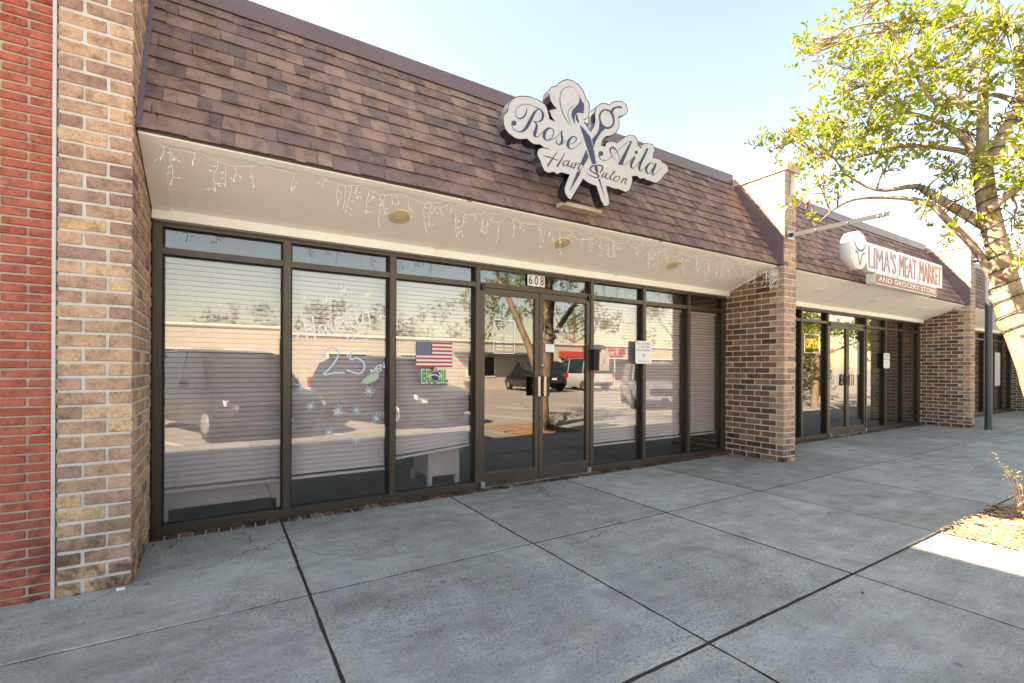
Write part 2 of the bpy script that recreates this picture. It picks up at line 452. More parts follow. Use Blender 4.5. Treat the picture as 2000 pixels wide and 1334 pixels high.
m_leaf('myrtle_leaf', [(0, (0.15, 0.23, 0.025)), (.3, (0.25, 0.33, 0.03)), (.65, (0.36, 0.40, 0.045)), (.9, (0.42, 0.40, 0.08)), (1, (0.40, 0.27, 0.14))], 0.6)
m_leaf('far_leaf', [(0, (0.03, 0.055, 0.012)), (.5, (0.07, 0.11, 0.018)), (1, (0.12, 0.15, 0.03))])
m_leaf('shrub_leaf', [(0, (0.10, 0.13, 0.03)), (.4, (0.20, 0.20, 0.07)), (.75, (0.38, 0.30, 0.24)), (1, (0.46, 0.36, 0.32))], 0.35)
def m_mulch():
    t = NT('mulch'); v = t.pos()
    n = t.noise(t.scale(v, (1, 1.4, 1)), 42, 4, .7, .5); b = t.noise(v, 5, 4)
    col = t.ramp(n, [(0.3, (0.22, 0.12, 0.06)), (0.5, (0.42, 0.26, 0.14)), (0.68, (0.58, 0.40, 0.25))])
    col = t.mix(t.ramp(b, [(0.45, 0.0), (0.7, 0.5)]), col, (0.48, 0.32, 0.17))
    t.bump(n, 0.9, 0.02); M['mulch'] = t.fin(col, 0.95, 0, .1)
m_mulch()
def m_chip():
    t = NT('bark_chip'); a = t.new('ShaderNodeAttribute', attribute_name='tone').outputs['Fac']
    M['bark_chip'] = t.fin(t.ramp(a, [(0, (0.13, 0.06, 0.035)), (.35, (0.34, 0.20, 0.11)), (.75, (0.52, 0.36, 0.22)), (1, (0.62, 0.48, 0.33))]), .9, 0, .15)
m_chip()

def m_glass(name, tint, r0):
    t = NT(name); t.n.remove(t.b)
    lw = t.new('ShaderNodeLayerWeight'); lw.inputs['Blend'].default_value = 0.5
    p5 = t.math('POWER', lw.outputs['Facing'], 5.0)
    fac = t.math('ADD', t.math('MULTIPLY', p5, 1 - r0), r0, True)
    tr = t.new('ShaderNodeBsdfTransparent'); tr.inputs[0].default_value = (*tint, 1)
    gl = t.new('ShaderNodeBsdfGlossy'); gl.inputs['Roughness'].default_value = 0.0; gl.inputs[0].default_value = (1, .985, .96, 1)
    mx = t.new('ShaderNodeMixShader'); t.l.new(fac, mx.inputs[0]); t.l.new(tr.outputs[0], mx.inputs[1]); t.l.new(gl.outputs[0], mx.inputs[2])
    t.l.new(mx.outputs[0], t.out.inputs[0]); M[name] = t.m
m_glass('glass', (0.95, 0.935, 0.92), 0.095)

def m_neon():
    t = NT('neon_yellow'); t.b.inputs['Emission Color'].default_value = (1.0, 0.62, 0.03, 1); t.b.inputs['Emission Strength'].default_value = 0.16
    M['neon_yellow'] = t.fin((0.8, 0.5, 0.05), 0.4)
    t = NT('neon_white'); t.b.inputs['Emission Color'].default_value = (1.0, 0.9, 0.8, 1); t.b.inputs['Emission Strength'].default_value = 0.12
    M['neon_white'] = t.fin((0.8, 0.75, 0.7), 0.4)
m_neon()
def m_grad():
    t = NT('market_letter'); g = t.new('ShaderNodeSeparateXYZ'); t.l.new(t.pos(), g.inputs[0])
    k = t.math('DIVIDE', t.math('SUBTRACT', g.outputs[0], 8.5), 2.9)
    M['market_letter'] = t.fin(t.ramp(k, [(0, (0.42, 0.26, 0.31)), (.35, (0.45, 0.20, 0.20)), (.7, (0.50, 0.19, 0.12)), (1, (0.54, 0.26, 0.13))]), .45)
    t = NT('market_panel'); g = t.new('ShaderNodeSeparateXYZ'); t.l.new(t.pos(), g.inputs[0])
    k = t.math('DIVIDE', t.math('SUBTRACT', g.outputs[0], 8.7), 2.4)
    M['market_panel'] = t.fin(t.ramp(k, [(0, (0.30, 0.09, 0.045)), (.5, (0.31, 0.085, 0.025)), (1, (0.34, 0.12, 0.03))]), .45)
m_grad()
def m_car(name, c):
    t = NT(name); t.b.inputs['Coat Weight'].default_value = 0.6; t.b.inputs['Coat Roughness'].default_value = 0.05
    n = t.noise(t.pos(), 3, 3)
    M[name] = t.fin(t.ramp(n, [(0.3, tuple(x * .92 for x in c)), (0.7, c)]), 0.35, 0.3, 0.5)
m_car('paint_black', (0.022, 0.022, 0.025)); m_car('paint_white', (0.72, 0.72, 0.70)); m_car('paint_charcoal', (0.012, 0.012, 0.014)); m_car('paint_silver', (0.33, 0.33, 0.34)); m_car('paint_brown', (0.016, 0.012, 0.012))

# ================================================================== GROUND
LOT_Z = -0.13
lot = MB(); lot.box(-700, 700, -700, 700, LOT_Z - 0.5, LOT_Z)
lot = lot.build('parking_lot', M['asphalt']); tag(lot, kind='structure')
def painted_line(x0, y0, x1, y1, w=0.1):
    d = Vector((x1-x0, y1-y0, 0)).normalized(); n = Vector((-d.y, d.x, 0)) * w / 2
    a, b = Vector((x0, y0, 0)), Vector((x1, y1, 0)); up = Vector((0, 0, .004))
    p = [a-n, b-n, b+n, a+n]
    MB().hexa([q + Vector((0, 0, LOT_Z)) for q in p] + [q + up + Vector((0, 0, LOT_Z)) for q in p]).build('painted_line', M['line_paint'], lot)
for i in range(-3, 9):
    painted_line(i*2.75 - 0.3, -5.0, i*2.75 - 2.6, -10.2)
for i in range(-2, 8):
    painted_line(i*2.9 + 1.0, -21.5, i*2.9 + 3.2, -16.8)
side = empty('sidewalk', kind='structure')
MB().box(-14, 45, -4.7, 6.0, LOT_Z - .02, -0.0035).build('joint_bed', M['joint_dirt'], side)
XJ = [-11.5, -8.5, -5.6, -4.1, -2.6, -1.07, .428, 1.933, 3.359, 4.782, 6.221, 7.69, 9.09, 10.5, 12.0, 13.5, 15.0, 16.5, 18.0, 19.5, 21.0, 24.0, 30.0, 40.0]
ROWS = [(-0.118, -1.55), (-1.55, -3.0), (-3.0, -4.54)]
def slab(x0, x1, ya, yb, gl, gr, ga, gb):
    x0 += gl; x1 -= gr; ya -= ga; yb += gb          # ya is the building side
    c = 0.006; z = random.uniform(-.002, .002)
    ring = []
    for (ax, ay, bx, by) in ((x0, yb, x1, yb), (x1, yb, x1, ya), (x1, ya, x0, ya), (x0, ya, x0, yb)):
        n = max(2, int(math.hypot(bx-ax, by-ay) / .05))
        for k in range(n): ring.append((ax + (bx-ax)*k/n, ay + (by-ay)*k/n))
    cx_, cy_ = (x0+x1)/2, (y_m := (ya+yb)/2)
    jr = [(p[0] + random.gauss(0, .0011), p[1] + random.gauss(0, .0011)) for p in ring]
    inn = [(p[0] + math.copysign(c, cx_-p[0])*(abs(cx_-p[0]) > c) + random.gauss(0, .001), p[1] + math.copysign(c, cy_-p[1]) + random.gauss(0, .001)) for p in jr]
    N = len(ring)
    v = [(p[0], p[1], -.05) for p in jr] + [(p[0], p[1], z - .005) for p in jr] + [(p[0], p[1], z) for p in inn]
    f = [tuple(range(2*N, 3*N))] + [(i, (i+1) % N, N+(i+1) % N, N+i) for i in range(N)] + [(N+i, N+(i+1) % N, 2*N+(i+1) % N, 2*N+i) for i in range(N)]
    return MB().add(v, f).build('slab', M['concrete'], side)
for j, (ya, yb) in enumerate(ROWS):
    for i in range(len(XJ) - 1):
        x0, x1 = XJ[i], XJ[i+1]
        if j == 2 and abs(x0 - 4.782) < .01: continue
        gl = .0075 if abs(x0 - .428) < .01 else (.006 if x0 < 3 else .009)
        gr = .0075 if abs(x1 - .428) < .01 else (.006 if x1 < 3 else .009)
        if j == 0 and x1 < -0.9: ya2 = -0.905
        elif j == 0 and x0 < -0.9: ya2 = -0.118
        else: ya2 = ya
        slab(x0, x1, ya2, yb, gl, gr, 0.0 if j == 0 else (.006 if j == 1 else .008), .006 if j == 0 else (.008 if j == 1 else .004))
kerb = MB().box(-14, 45, -4.70, -4.545, LOT_Z-.05, 0.002).build('kerb', M['concrete']); tag(kerb, kind='structure')
# mulch bed in the tree well
def bed(x0, x1, y0, y1, nm):
    nx, ny = 26, 26; vs = []; fs = []
    for j in range(ny+1):
        for i in range(nx+1):
            x = x0 + (x1-x0)*i/nx; y = y0 + (y1-y0)*j/ny
            e = min(i, nx-i, j, ny-j) / 6.0
            vs.append((x, y, -.012 + .065*min(1, e) + .028*noise.noise(Vector((x*5, y*5, 0)))))
    for j in range(ny):
        for i in range(nx):
            k = j*(nx+1)+i; fs.append((k, k+1, k+nx+2, k+nx+1))
    o = MB().add(vs, fs, smooth=True).build(nm, M['mulch']); tag(o, kind='structure')
    mb = MB(); rr = random.Random(5)
    for _ in range(2600):
        x, y = rr.uniform(x0-.03, x1+.03), rr.uniform(y0-.03, y1+.035); e = min(x-x0, x1-x, y-y0, y1-y)
        z = .002 + .062*max(0, min(1, e/.33)) + .006
        a = rr.uniform(0, 6.28); l = rr.uniform(.01, .035); w = rr.uniform(.003, .008)
        d = Vector((math.cos(a), math.sin(a), rr.uniform(-.3, .3))) * l; n = Vector((-math.sin(a), math.cos(a), rr.uniform(-.4, .4))) * w
        p = Vector((x, y, z)); mb.add([p-d, p+n*.8, p+d, p-n, p+Vector((0, 0, .006))], [(0, 1, 4), (1, 2, 4), (2, 3, 4), (3, 0, 4)], tone=rr.random()*.98+.01)
    mb.build('wood_chips', M['bark_chip'], o); o.children[0]['kind'] = 'stuff'
bed(4.786, 6.217, -4.53, -3.012, 'planting_bed')

# ================================================================== BRICKWORK
_bc = {}
def brick_mesh(lx, ly, h, mat, var, rough=0.0022, bev=0.0035):
    key = (round(lx, 3), round(ly, 3), round(h, 3), mat, var)
    if key in _bc: return _bc[key]
    rr = random.Random(hash(key) & 0xffff)
    bm = bmesh.new(); bmesh.ops.create_cube(bm, size=1.0)
    bmesh.ops.scale(bm, vec=(lx, ly, h), verts=bm.verts)
    for v in bm.verts: v.co += Vector((rr.uniform(-1, 1), rr.uniform(-1, 1), rr.uniform(-1, 1))) * rough
    bmesh.ops.bevel(bm, geom=list(bm.edges), offset=bev, segments=1, affect='EDGES', profile=0.5)
    me = bpy.data.meshes.new('brick'); bm.to_mesh(me); bm.free(); me.materials.append(M[mat])
    _bc[key] = me
    return me
def brick(x0, x1, y0, y1, z0, h, mat, parent, jit=0.0015, proud=0.0):
    me = brick_mesh(abs(x1-x0), abs(y1-y0), h, mat, random.randrange(3))
    o = bpy.data.objects.new('brick', me); COL.objects.link(o); o.parent = parent
    o.location = ((x0+x1)/2 + random.uniform(-jit, jit), (y0+y1)/2 + random.uniform(-jit, jit), z0 + h/2)
    return o
CR = 0.081
def pier(x0, x1, yf, yb, zt, label, sides, low_mat, zsw, group='brick piers along the shop fronts', side_z0=0.0, front=True, front_low='tan_brick'):
    root = empty('brick_pier', (0, 0, 0), 0, label, 'brick pier', group)
    core = MB().box(x0+.006, x1-.006, yf+.006, yb, -0.1, zt).build('mortar_core', M['mortar'], root)
    J = .0150; w = x1 - x0; full = (w - J) * 2/3; half = (w - J) / 3; H = CR - J
    n = int(zt / CR)
    for k in range(-1, n):
        z = k * CR + .003
        A = k % 2 == 0
        fm = 'tan_brick'; sm = low_mat if z < zsw else 'tan_brick'  # side bricks below zsw coloured darker to deepen the shade under the soffit
        # front run; the corner brick of rows B belongs to the side run
        if 'L' in sides:
            if A: brick(x0, x0+full, yf, yf+half, z, H, fm, root); brick(x0+full+J, x1, yf, yf+half, z, H, fm, root); ys = yf+half+J
            else: brick(x0, x0+half, yf, yf+full, z, H, fm, root); brick(x0+half+J, x1, yf, yf+half, z, H, fm, root); ys = yf+full+J
            xa, xb = x0, x0+half
        else:
            if A: brick(x0, x0+half, yf, yf+half, z, H, fm, root); brick(x0+half+J, x1, yf, yf+half, z, H, fm, root); ys = yf+half+J
            else: brick(x0, x0+full, yf, yf+half, z, H, fm, root); brick(x1-half, x1, yf, yf+full, z, H, fm, root); ys = yf+full+J
            xa, xb = x1-half, x1
        while ys < yb - .02:
            ye = min(ys + .203, yb)
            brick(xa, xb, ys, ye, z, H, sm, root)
            ys = ye + J
    return root
YF = -0.885
p_left = pier(-0.765, -0.437, YF, -0.035, 3.97, 'tan brick pier with pale mortar beside the red brick wall', 'R', 'tan_brick', 9)
p_mid = pier(6.502, 6.80, YF+.01, 0.10, 3.97, 'brick pier between the hair salon and the meat market', 'L', 'brown_and_shaded_brick', 2.62)
p_far = pier(13.93, 14.23, YF+.01, 0.06, 3.97, 'brick pier behind the dark steel pole', 'L', 'brown_and_shaded_brick', 2.62)
p_end = pier(21.2, 21.5, YF+.01, 0.03, 2.75, 'farthest brick pier at the right edge, past the third shop', 'L', 'brown_and_shaded_brick', 9)
for p, x0, x1 in ((p_left, -.765, -.437), (p_mid, 6.502, 6.80), (p_far, 13.93, 14.23)):
    MB().box(x0-.02, x1+.03, YF-.03, .6, 3.972, 4.085).build('coping', M['coping'], p)
    MB().box(x0+.006, x1-.006, .10 if p is p_mid else .06, .6, 2.6, 3.972).build('parapet_return', M['mortar'], p)

# red neighbour
red = empty('red_brick_building', (0, 0, 0), 0, 'tall red brick building with slim raked bricks at the left edge', 'building')
RX = -0.782
MB().box(-9.0, RX-.002, -0.852, 15, -.1, 4.64).build('wall', M['red_mortar'], red)
RC = .0508; RH = .0400
for k in range(0, 73):
    z = k*RC - .012
    xe = RX
    first = .2035 if k % 2 == 0 else .096
    x = xe
    ln = first
    while x > -1.45:
        brick(x-ln, x, -0.8625, -0.775, z, RH, 'red_brick', red, .001)
        x -= ln + .0125; ln = .2035
# upper and farther brickwork as one joined part
mb = MB()
rr = random.Random(3)
for k in range(0, 92):
    z = k*RC - .012
    if z > 4.58: break
    x = -1.45 - (.0 if k % 2 == 0 else .108) if k < 73 else RX
    while x > -4.2:
        mb.box(x-.2035, x, -0.8625, -0.80, z, z+RH, tone=rr.random()*.98+.01); x -= .216
mb.build('brick_courses', M['red_brick'], red)['kind'] = 'stuff'
MB().box(-.7815, -.766, -0.892, -0.80, 0, 3.97).build('caulk_joint', M['caulk'], red)

# ================================================================== SHOP BUILDINGS
EAVE = Vector((0, -0.80, 2.705)); TOP = Vector((0, -0.085, 4.035))
SL = (TOP - EAVE); SLEN = SL.length; SD = SL.normalized(); SN = Vector((0, -SD.z, SD.y))
def tab(mb, x0, x1, s0, s1, lift, skew, tone):
    def P(x, s, h): return Vector((x, 0, 0)) + EAVE + SD*s + SN*h
    t = .006
    lo, hi = lift, .001
    mb.hexa([P(x0, s0, lo-t), P(x1, s0, lo-t), P(x1, s1, hi-t), P(x0, s1, hi-t),
             P(x0+skew, s0, lo), P(x1-skew, s0, lo), P(x1+skew, s1, hi), P(x0-skew, s1, hi)], tone=tone)
def shingles(x0, x1, parent, seed, individual):
    rr = random.Random(seed); tabs = []
    nrow = 11; ex = SLEN / nrow
    for r in range(nrow):
        x = x0 - rr.uniform(0, .2)
        while x < x1:
            w = rr.choice((.075, .10, .12, .14, .17, .21)) * rr.uniform(.9, 1.1)
            a, b = max(x, x0), min(x+w, x1)
            if b - a > .03: tabs.append((a, b-.002, r, rr.random()*.98+.01, rr.random()))
            x += w
    tabs.sort(key=lambda q: q[0])
    rest = MB()
    for i, (a, b, r, tone, q) in enumerate(tabs):
        thickish = .019 if q > .45 else .012
        mb = MB() if i < individual else rest
        sk = rr.uniform(-.008, .010)
        tab(mb, a, b, r*ex - (.012 if r == 0 else 0) + rr.uniform(-.003, .003), (r+1)*ex + .03, thickish + rr.uniform(0, .002), sk if q > .45 else 0, tone)
        if i < individual: mb.build('shingle', M['shingle'], parent)
    if rest.v:
        rest.build('shingle_courses', M['shingle'], parent)['kind'] = 'stuff'
def shop(name, label, x0, x1, individual, seed, xw0, xw1, battens, depth=9.0, ceil_lights=()):
    root = empty(name, (0, 0, 0), 0, label, 'shop building')
    # solid roof block behind the mansard
    rf = MB()
    rf.hexa([(x0, -.79, 2.70), (x1, -.79, 2.70), (x1, depth, 2.70), (x0, depth, 2.70), (x0, -.075, 4.03), (x1, -.075, 4.03), (x1, depth, 4.03), (x0, depth, 4.03)])
    roof = rf.build('mansard_roof', M['grey_roof'], root)
    shingles(x0, x1, roof, seed, individual)
    cap = MB().box(x0, x1, -.112, .25, 4.026, 4.165); cap.box(x0, x1, -.122, -.1125, 4.018, 4.05)
    cap.build('parapet_cap', M['cap_metal'], root)
    MB().box(x0, x1, -.800, -.78, 2.690, 2.702).build('drip_edge', M['dark_brown'], root)
    # sloping soffit
    sy0, sz0, sy1, sz1 = -.782, 2.688, -.058, 2.424
    so = MB().hexa([(x0, sy0, sz0), (x1, sy0, sz0), (x1, sy1, sz1), (x0, sy1, sz1), (x0, sy0, sz0+.012), (x1, sy0, sz0+.012), (x1, sy1, sz1+.012), (x0, sy1, sz1+.012)]).build('soffit', M['soffit_paint'], root)
    def strip(nm, xa, xb, t=.01, ya=sy0, yb=sy1):
        k = (sz1-sz0)/(sy1-sy0); za = sz0+(ya-sy0)*k; zb = sz0+(yb-sy0)*k
        MB().hexa([(xa, ya, za-t), (xb, ya, za-t), (xb, yb, zb-t), (xa, yb, zb-t), (xa, ya, za-.001), (xb, ya, za-.001), (xb, yb, zb-.001), (xa, yb, zb-.001)]).build(nm, M['soffit_paint'], so)
    for b in battens: strip('batten', b-.022, b+.022)
    strip('edge_board', x0+.003, x0+.12, .012); strip('edge_board', x1-.06, x1-.003, .012)
    strip('front_board', x0+.122, x1-.062, .009, sy0, sy0+.05)
    MB().box(x0, x1, -.072, .06, 2.357, 2.432).build('header_board', M['trim_paint'], root)
    # rooms behind the glass
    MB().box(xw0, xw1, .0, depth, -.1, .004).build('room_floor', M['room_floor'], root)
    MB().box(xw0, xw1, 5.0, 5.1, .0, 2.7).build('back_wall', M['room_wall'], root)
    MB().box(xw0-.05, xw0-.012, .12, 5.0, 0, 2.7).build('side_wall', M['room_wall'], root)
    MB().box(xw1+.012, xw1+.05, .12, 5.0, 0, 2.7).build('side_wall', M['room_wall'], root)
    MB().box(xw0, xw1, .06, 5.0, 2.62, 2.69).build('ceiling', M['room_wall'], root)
    return root
salon = shop('salon_building', 'hair salon shop with shingled mansard and white painted soffit', -.432, 6.498, 300, 11, -.432, 6.498, (1.79, 4.16))
market = shop('market_building', 'meat market shop with mansard roof between two brick piers', 6.805, 13.925, 0, 12, 6.805, 13.925, (9.2, 11.55))
third = shop('corner_shop_building', 'third shop beyond the dark steel pole, partly behind the tree', 14.235, 21.19, 0, 13, 14.235, 21.19, (16.6, 18.9))
# flashing against the pier side above the mansard
for x, par in ((6.492, salon), (13.919, market)):
    lo = [(-.80, 2.70), (-.085, 4.03)]; hi = [(-.868, 3.06), (-.095, 4.125)]  # wedge top drawn along the parapet's shadow edge, covering the shaded brick
    pl = [(-.868, 2.70), lo[0], lo[1], hi[1], hi[0]]
    MB().add([(x-.006, a, b) for a, b in pl] + [(x+.006, a, b) for a, b in pl], [(0, 1, 2, 3, 4), (9, 8, 7, 6, 5)] + [(k, k+5, (k+1) % 5 + 5, (k+1) % 5) for k in range(5)]).build('side_flashing', M['cap_metal'], par, fix=True)
MB().hexa([(-.4365, -.80, 2.70), (-.408, -.80, 2.70), (-.408, -.085, 4.03), (-.4365, -.085, 4.03), (-.4365, -.83, 2.71), (-.408, -.823, 2.71), (-.408, -.11, 4.04), (-.4365, -.115, 4.04)]).build('side_flashing', M['cap_metal'], salon)

# ------------------------------------------------------------------ storefronts
GY = .055
def vbar(nm, xc, w, z0, z1, par, y0=-.004, y1=.11, mat='bronze'):
    o = MB().box(xc-w/2, xc+w/2, y0, y1, z0, z1).build(nm, M[mat], par)
    MB().box(xc-w/2-.004, xc+w/2+.004, GY-.014, GY+.014, z0+.03, z1-.03).build('gasket', M['gasket'], o)
    return o
def hbar(nm, xa, xb, z0, z1, par, y0=.002, y1=.105, mat='bronze'):
    return MB().box(xa, xb, y0, y1, z0, z1).build(nm, M[mat], par)
def pane(nm, xa, xb, z0, z1, par):
    o = MB().box(xa, xb, GY, GY+.006, z0, z1).build(nm, M['glass'], par); return o
def storefront(root, xs, door_i, x_l, x_r):
    """xs mullion centres incl. end jambs; bay door_i holds the pair of doors"""
    for i, x in enumerate(xs):
        vbar('mullion', x, .05, .0, 2.357, root)
    W = []
    for i in range(len(xs)-1):
        a, b = xs[i]+.0255, xs[i+1]-.0255
        if i == door_i:
            hbar('head_bar', a, b, 2.322, 2.356, root); hbar('transom_bar', a, b, 2.122, 2.172, root)
            pane('transom_pane', a, b, 2.173, 2.321, root)
            MB().box(a, b, -.03, .10, .0, .016).build('threshold', M['aluminium'], root)
            mid = (a+b)/2
            for s, (da, db) in enumerate(((a+.006, mid-.004), (mid+.004, b-.006))):
                y0, y1 = .006, .05; st = .052
                fr = MB().box(da, da+st, y0, y1, .02, 2.116); fr.box(db-st, db, y0, y1, .02, 2.116)
                fr.box(da+st, db-st, y0, y1, .02, .155); fr.box(da+st, db-st, y0, y1, 2.05, 2.116)
                d = fr.build('door', M['bronze'], root)
                MB().box(da+st-.004, db-st+.004, .026, .032, .15, 2.055).build('pane', M['glass'], d)
                hx = db-.036 if s == 0 else da+.036
                sg = -1 if s == 0 else 1
                h = MB().box(hx-.017, hx+.017, -.06, -.045, .955, 1.175); h.box(hx-.012, hx+.012, -.045, .006, .955, .985); h.box(hx-.012, hx+.012, -.045, .006, 1.145, 1.175)
                h.build('pull_handle', M['stainless'], d)
                MB().box(hx+sg*.018, hx+sg*.062, -.058, -.05, .955, 1.175).build('push_plate', M['black_metal'], d)
                if s == 1: MB().lathe([(0, -.012), (.014, -.012), (.016, -.004), (.016, .006)], 14, (hx, 0, 1.3), axis='y').build('lock', M['aluminium'], d)
                px = da+.02 if s == 0 else db-.02
                MB().box(px-.022, px+.022, -.03, .006, .018, .075).build('bottom_pivot', M['galvanised'], d)
                MB().box(px-.02, px+.02, -.024, .004, 2.09, 2.15).build('top_pivot', M['black_metal'], d)
            W.append(None); continue
        fr = MB().box(a, b, .002, .105, 2.322, 2.356); fr.box(a, b, .002, .105, 2.117, 2.166); fr.box(a, b, .0, .108, .004, .074)
        fr.box(a-.0005, a+.005, .004, .103, .074, 2.322); fr.box(b-.005, b+.0005, .004, .103, .074, 2.322)
        w = fr.build('window', M['bronze'], root)
        pane('pane', a+.005, b-.005, .074, 2.117, w); pane('transom_pane', a+.005, b-.005, 2.166, 2.322, w)
        for za, zb in ((.074, .082), (2.108, 2.1165), (2.1665, 2.173), (2.313, 2.3215)): MB().box(a+.006, b-.006, GY-.012, GY-.001, za, zb).build('gasket', M['gasket'], w)
        for xa_, xb_ in ((a+.0051, a+.017), (b-.017, b-.0051)):
            for za, zb in ((.0825, 2.1075), (2.1735, 2.3125)): MB().box(xa_, xb_, GY-.03, GY-.001, za, zb).build('reflection_stop', M['gasket'], w)  # black stops, made broad to stand in for mirrored mullion sides
        W.append((a, b, w))
    if x_l is not None: MB().box(x_l, xs[0]-.026, .0, .12, 0, 2.357).build('jamb', M['bronze_dark'], root)
    if x_r is not None: MB().box(xs[-1]+.026, x_r, .0, .12, 0, 2.357).build('jamb', M['bronze_dark'], root)
    return W
XS = [-.405, .475, 1.381, 2.287, 3.852, 4.759, 5.663, 6.47]
SW = storefront(salon, XS, 3, -.437, 6.502)
XM = [6.86, 7.78, 8.70, 9.62, 11.18, 12.10, 13.02, 13.9]
MW = storefront(market, XM, 3, None, None)
XT = [14.26, 15.2, 16.1, 17.66, 18.55, 19.45, 20.35, 21.16]
TW = storefront(third, XT, 2, None, None)
# brick rowlock sill course along each shop
def sill(root, xa, xb, n_ind):
    x = xa; i = 0; rest = MB(); rr = random.Random(9)
    while x < xb - .04:
        w = rr.uniform(.066, .074)
        z = rr.uniform(-.004, .006); y = rr.uniform(-.004, .004)
        if i < n_ind: brick(x, x+w, -.122+y, .0, z-.06, .07, 'brown_and_shaded_brick', root, .001)
        else: rest.box(x, x+w, -.122+y, .0, z-.06, z+.01, tone=rr.random()*.98+.01)
        x += w + .0135; i += 1
    if rest.v: rest.build('sill_bricks', M['brown_and_shaded_brick'], root)['kind'] = 'stuff'
    MB().box(xa, xb, -.116, -.001, -.1, -.003).build('mortar_bed', M['mortar'], root)
sill(salon, -.425, 6.49, 90); sill(market, 6.82, 13.9, 90); sill(third, 14.25, 21.1, 0)

# ------------------------------------------------------------------ blinds
def blind(a, b, z0, label, tilt_end=0.0, group='closed slat blinds behind the shop glass', step=.0405, mat='blind_slat', ztop=2.11, y=.135):
    root = empty('window_blind', ((a+b)/2, y, 0), 0, label, 'blind', group)
    w = (b-a)/2 - .012
    MB().box(-w, w, -.025, .025, ztop-.035, ztop).build('headrail', M[mat], root)
    c = math.radians(22); sw = .0392
    vs = []; fs = []
    prof = [(-.5, 0), (-.17, .0045), (.17, .0045), (.5, 0)]
    for x in (-w, w):
        for t, h in prof:
            yy = t*sw*math.sin(c) - h*math.cos(c); zz = -t*sw*math.cos(c) - h*math.sin(c)
            vs.append((x, -yy, zz))
    for x in (-w, w):
        for t, h in prof:
            yy = t*sw*math.sin(c) - (h-.0018)*math.cos(c); zz = -t*sw*math.cos(c) - (h-.0018)*math.sin(c)
            vs.append((x, -yy, zz))
    n = 4
    for i in range(n-1):
        fs += [(i, i+1, n+i+1, n+i), (2*n+i, 3*n+i, 3*n+i+1, 2*n+i+1)]
    fs += [(0, n, 3*n, 2*n), (n-1, 3*n-1+n, 2*n-1, n-1)][:1]
    mb = MB().add(vs, fs); me = mb.mesh('slat'); me.materials.append(M[mat])
    k = int((ztop - .06 - z0) / step)
    for i in range(k):
        o = bpy.data.objects.new('slat', me); COL.objects.link(o); o.parent = root
        t = max(0, (i - (k-9)) / 9.0) * tilt_end
        o.location = (random.uniform(-.002, .002), 0, ztop - .06 - i*step + (t*w if tilt_end else 0)); o.rotation_euler = (random.uniform(-.05, .05), -t + random.uniform(-.002, .002), 0)
    zb = ztop - .06 - k*step
    br = MB().box(-w, w, -.02, .02, -.011, .011).build('bottom_rail', M[mat], root); br.location = (0, 0, zb - .008 + tilt_end*w); br.rotation_euler = (0, -tilt_end, 0)
    for f in (-.78, -.2, .78):
        MB().box(f*w-.0022, f*w+.0022, -.0235, -.0215, zb, ztop-.03).build('ladder_cord', M[mat], root)
    return root
bl = ['window blind hanging lowest, in the window nearest the tan brick pier', 'window blind behind the painted haircut price', 'window blind with crooked raised bottom behind the two flags', None,
      'window blind right of the salon doors, behind the small mailbox', 'window blind behind the right half of the salon no loitering sign', 'window blind in the last salon window next to the brick pier']
zb = [.285, .275, .375, 0, .30, .285, .28]
for i, w in enumerate(SW):
    if w: blind(w[0], w[1], zb[i], bl[i], .085 if i == 2 else 0.0)
blind(MW[1][0], MW[1][1], .12, 'window blind left of the open sign in the meat market', y=.15)

# ------------------------------------------------------------------ furniture seen under the blinds
def cabinet(x0, x1, y0, y1, z0, z1, label, slats):
    r = empty('white_cabinet', (0, 0, 0), 0, label, 'cabinet')
    MB().box(x0, x1, y0, y0+.02, z0, z1).build('front_panel', M['lilac_wood'], r)
    MB().box(x0, x1, y0-.006, y0, z0, z0+.05).build('bottom_rail', M['lilac_wood'], r)
    MB().box(x0, x1, y0+.021, y1, z1-.03, z1).build('top', M['lilac_wood'], r)
    MB().box(x1-.02, x1, y0+.021, y1, z0, z1-.031).build('side_panel', M['lilac_wood'], r)
    if slats:
        for k in range(7):
            MB().box(x0, x0+.012, y0+.05+k*.06, y0+.085+k*.06, z0, z1-.031).build('slat', M['lilac_wood'], r)
    else: MB().box(x0, x0+.02, y0+.021, y1, z0, z1-.031).build('side_panel', M['lilac_wood'], r)
    for x in (x0, x1-.045):
        for y in (y0, y1-.045):
            MB().box(x, x+.045, y, y+.045, .0, z0-.001).build('leg', M['lilac_wood'], r)
cabinet(-.40, .47, .27, .75, .125, .95, 'pale low cabinet behind the leftmost salon window', False)
cabinet(1.86, 2.22, .30, .85, .12, .80, 'pale slatted cabinet behind the window with the flags', True)

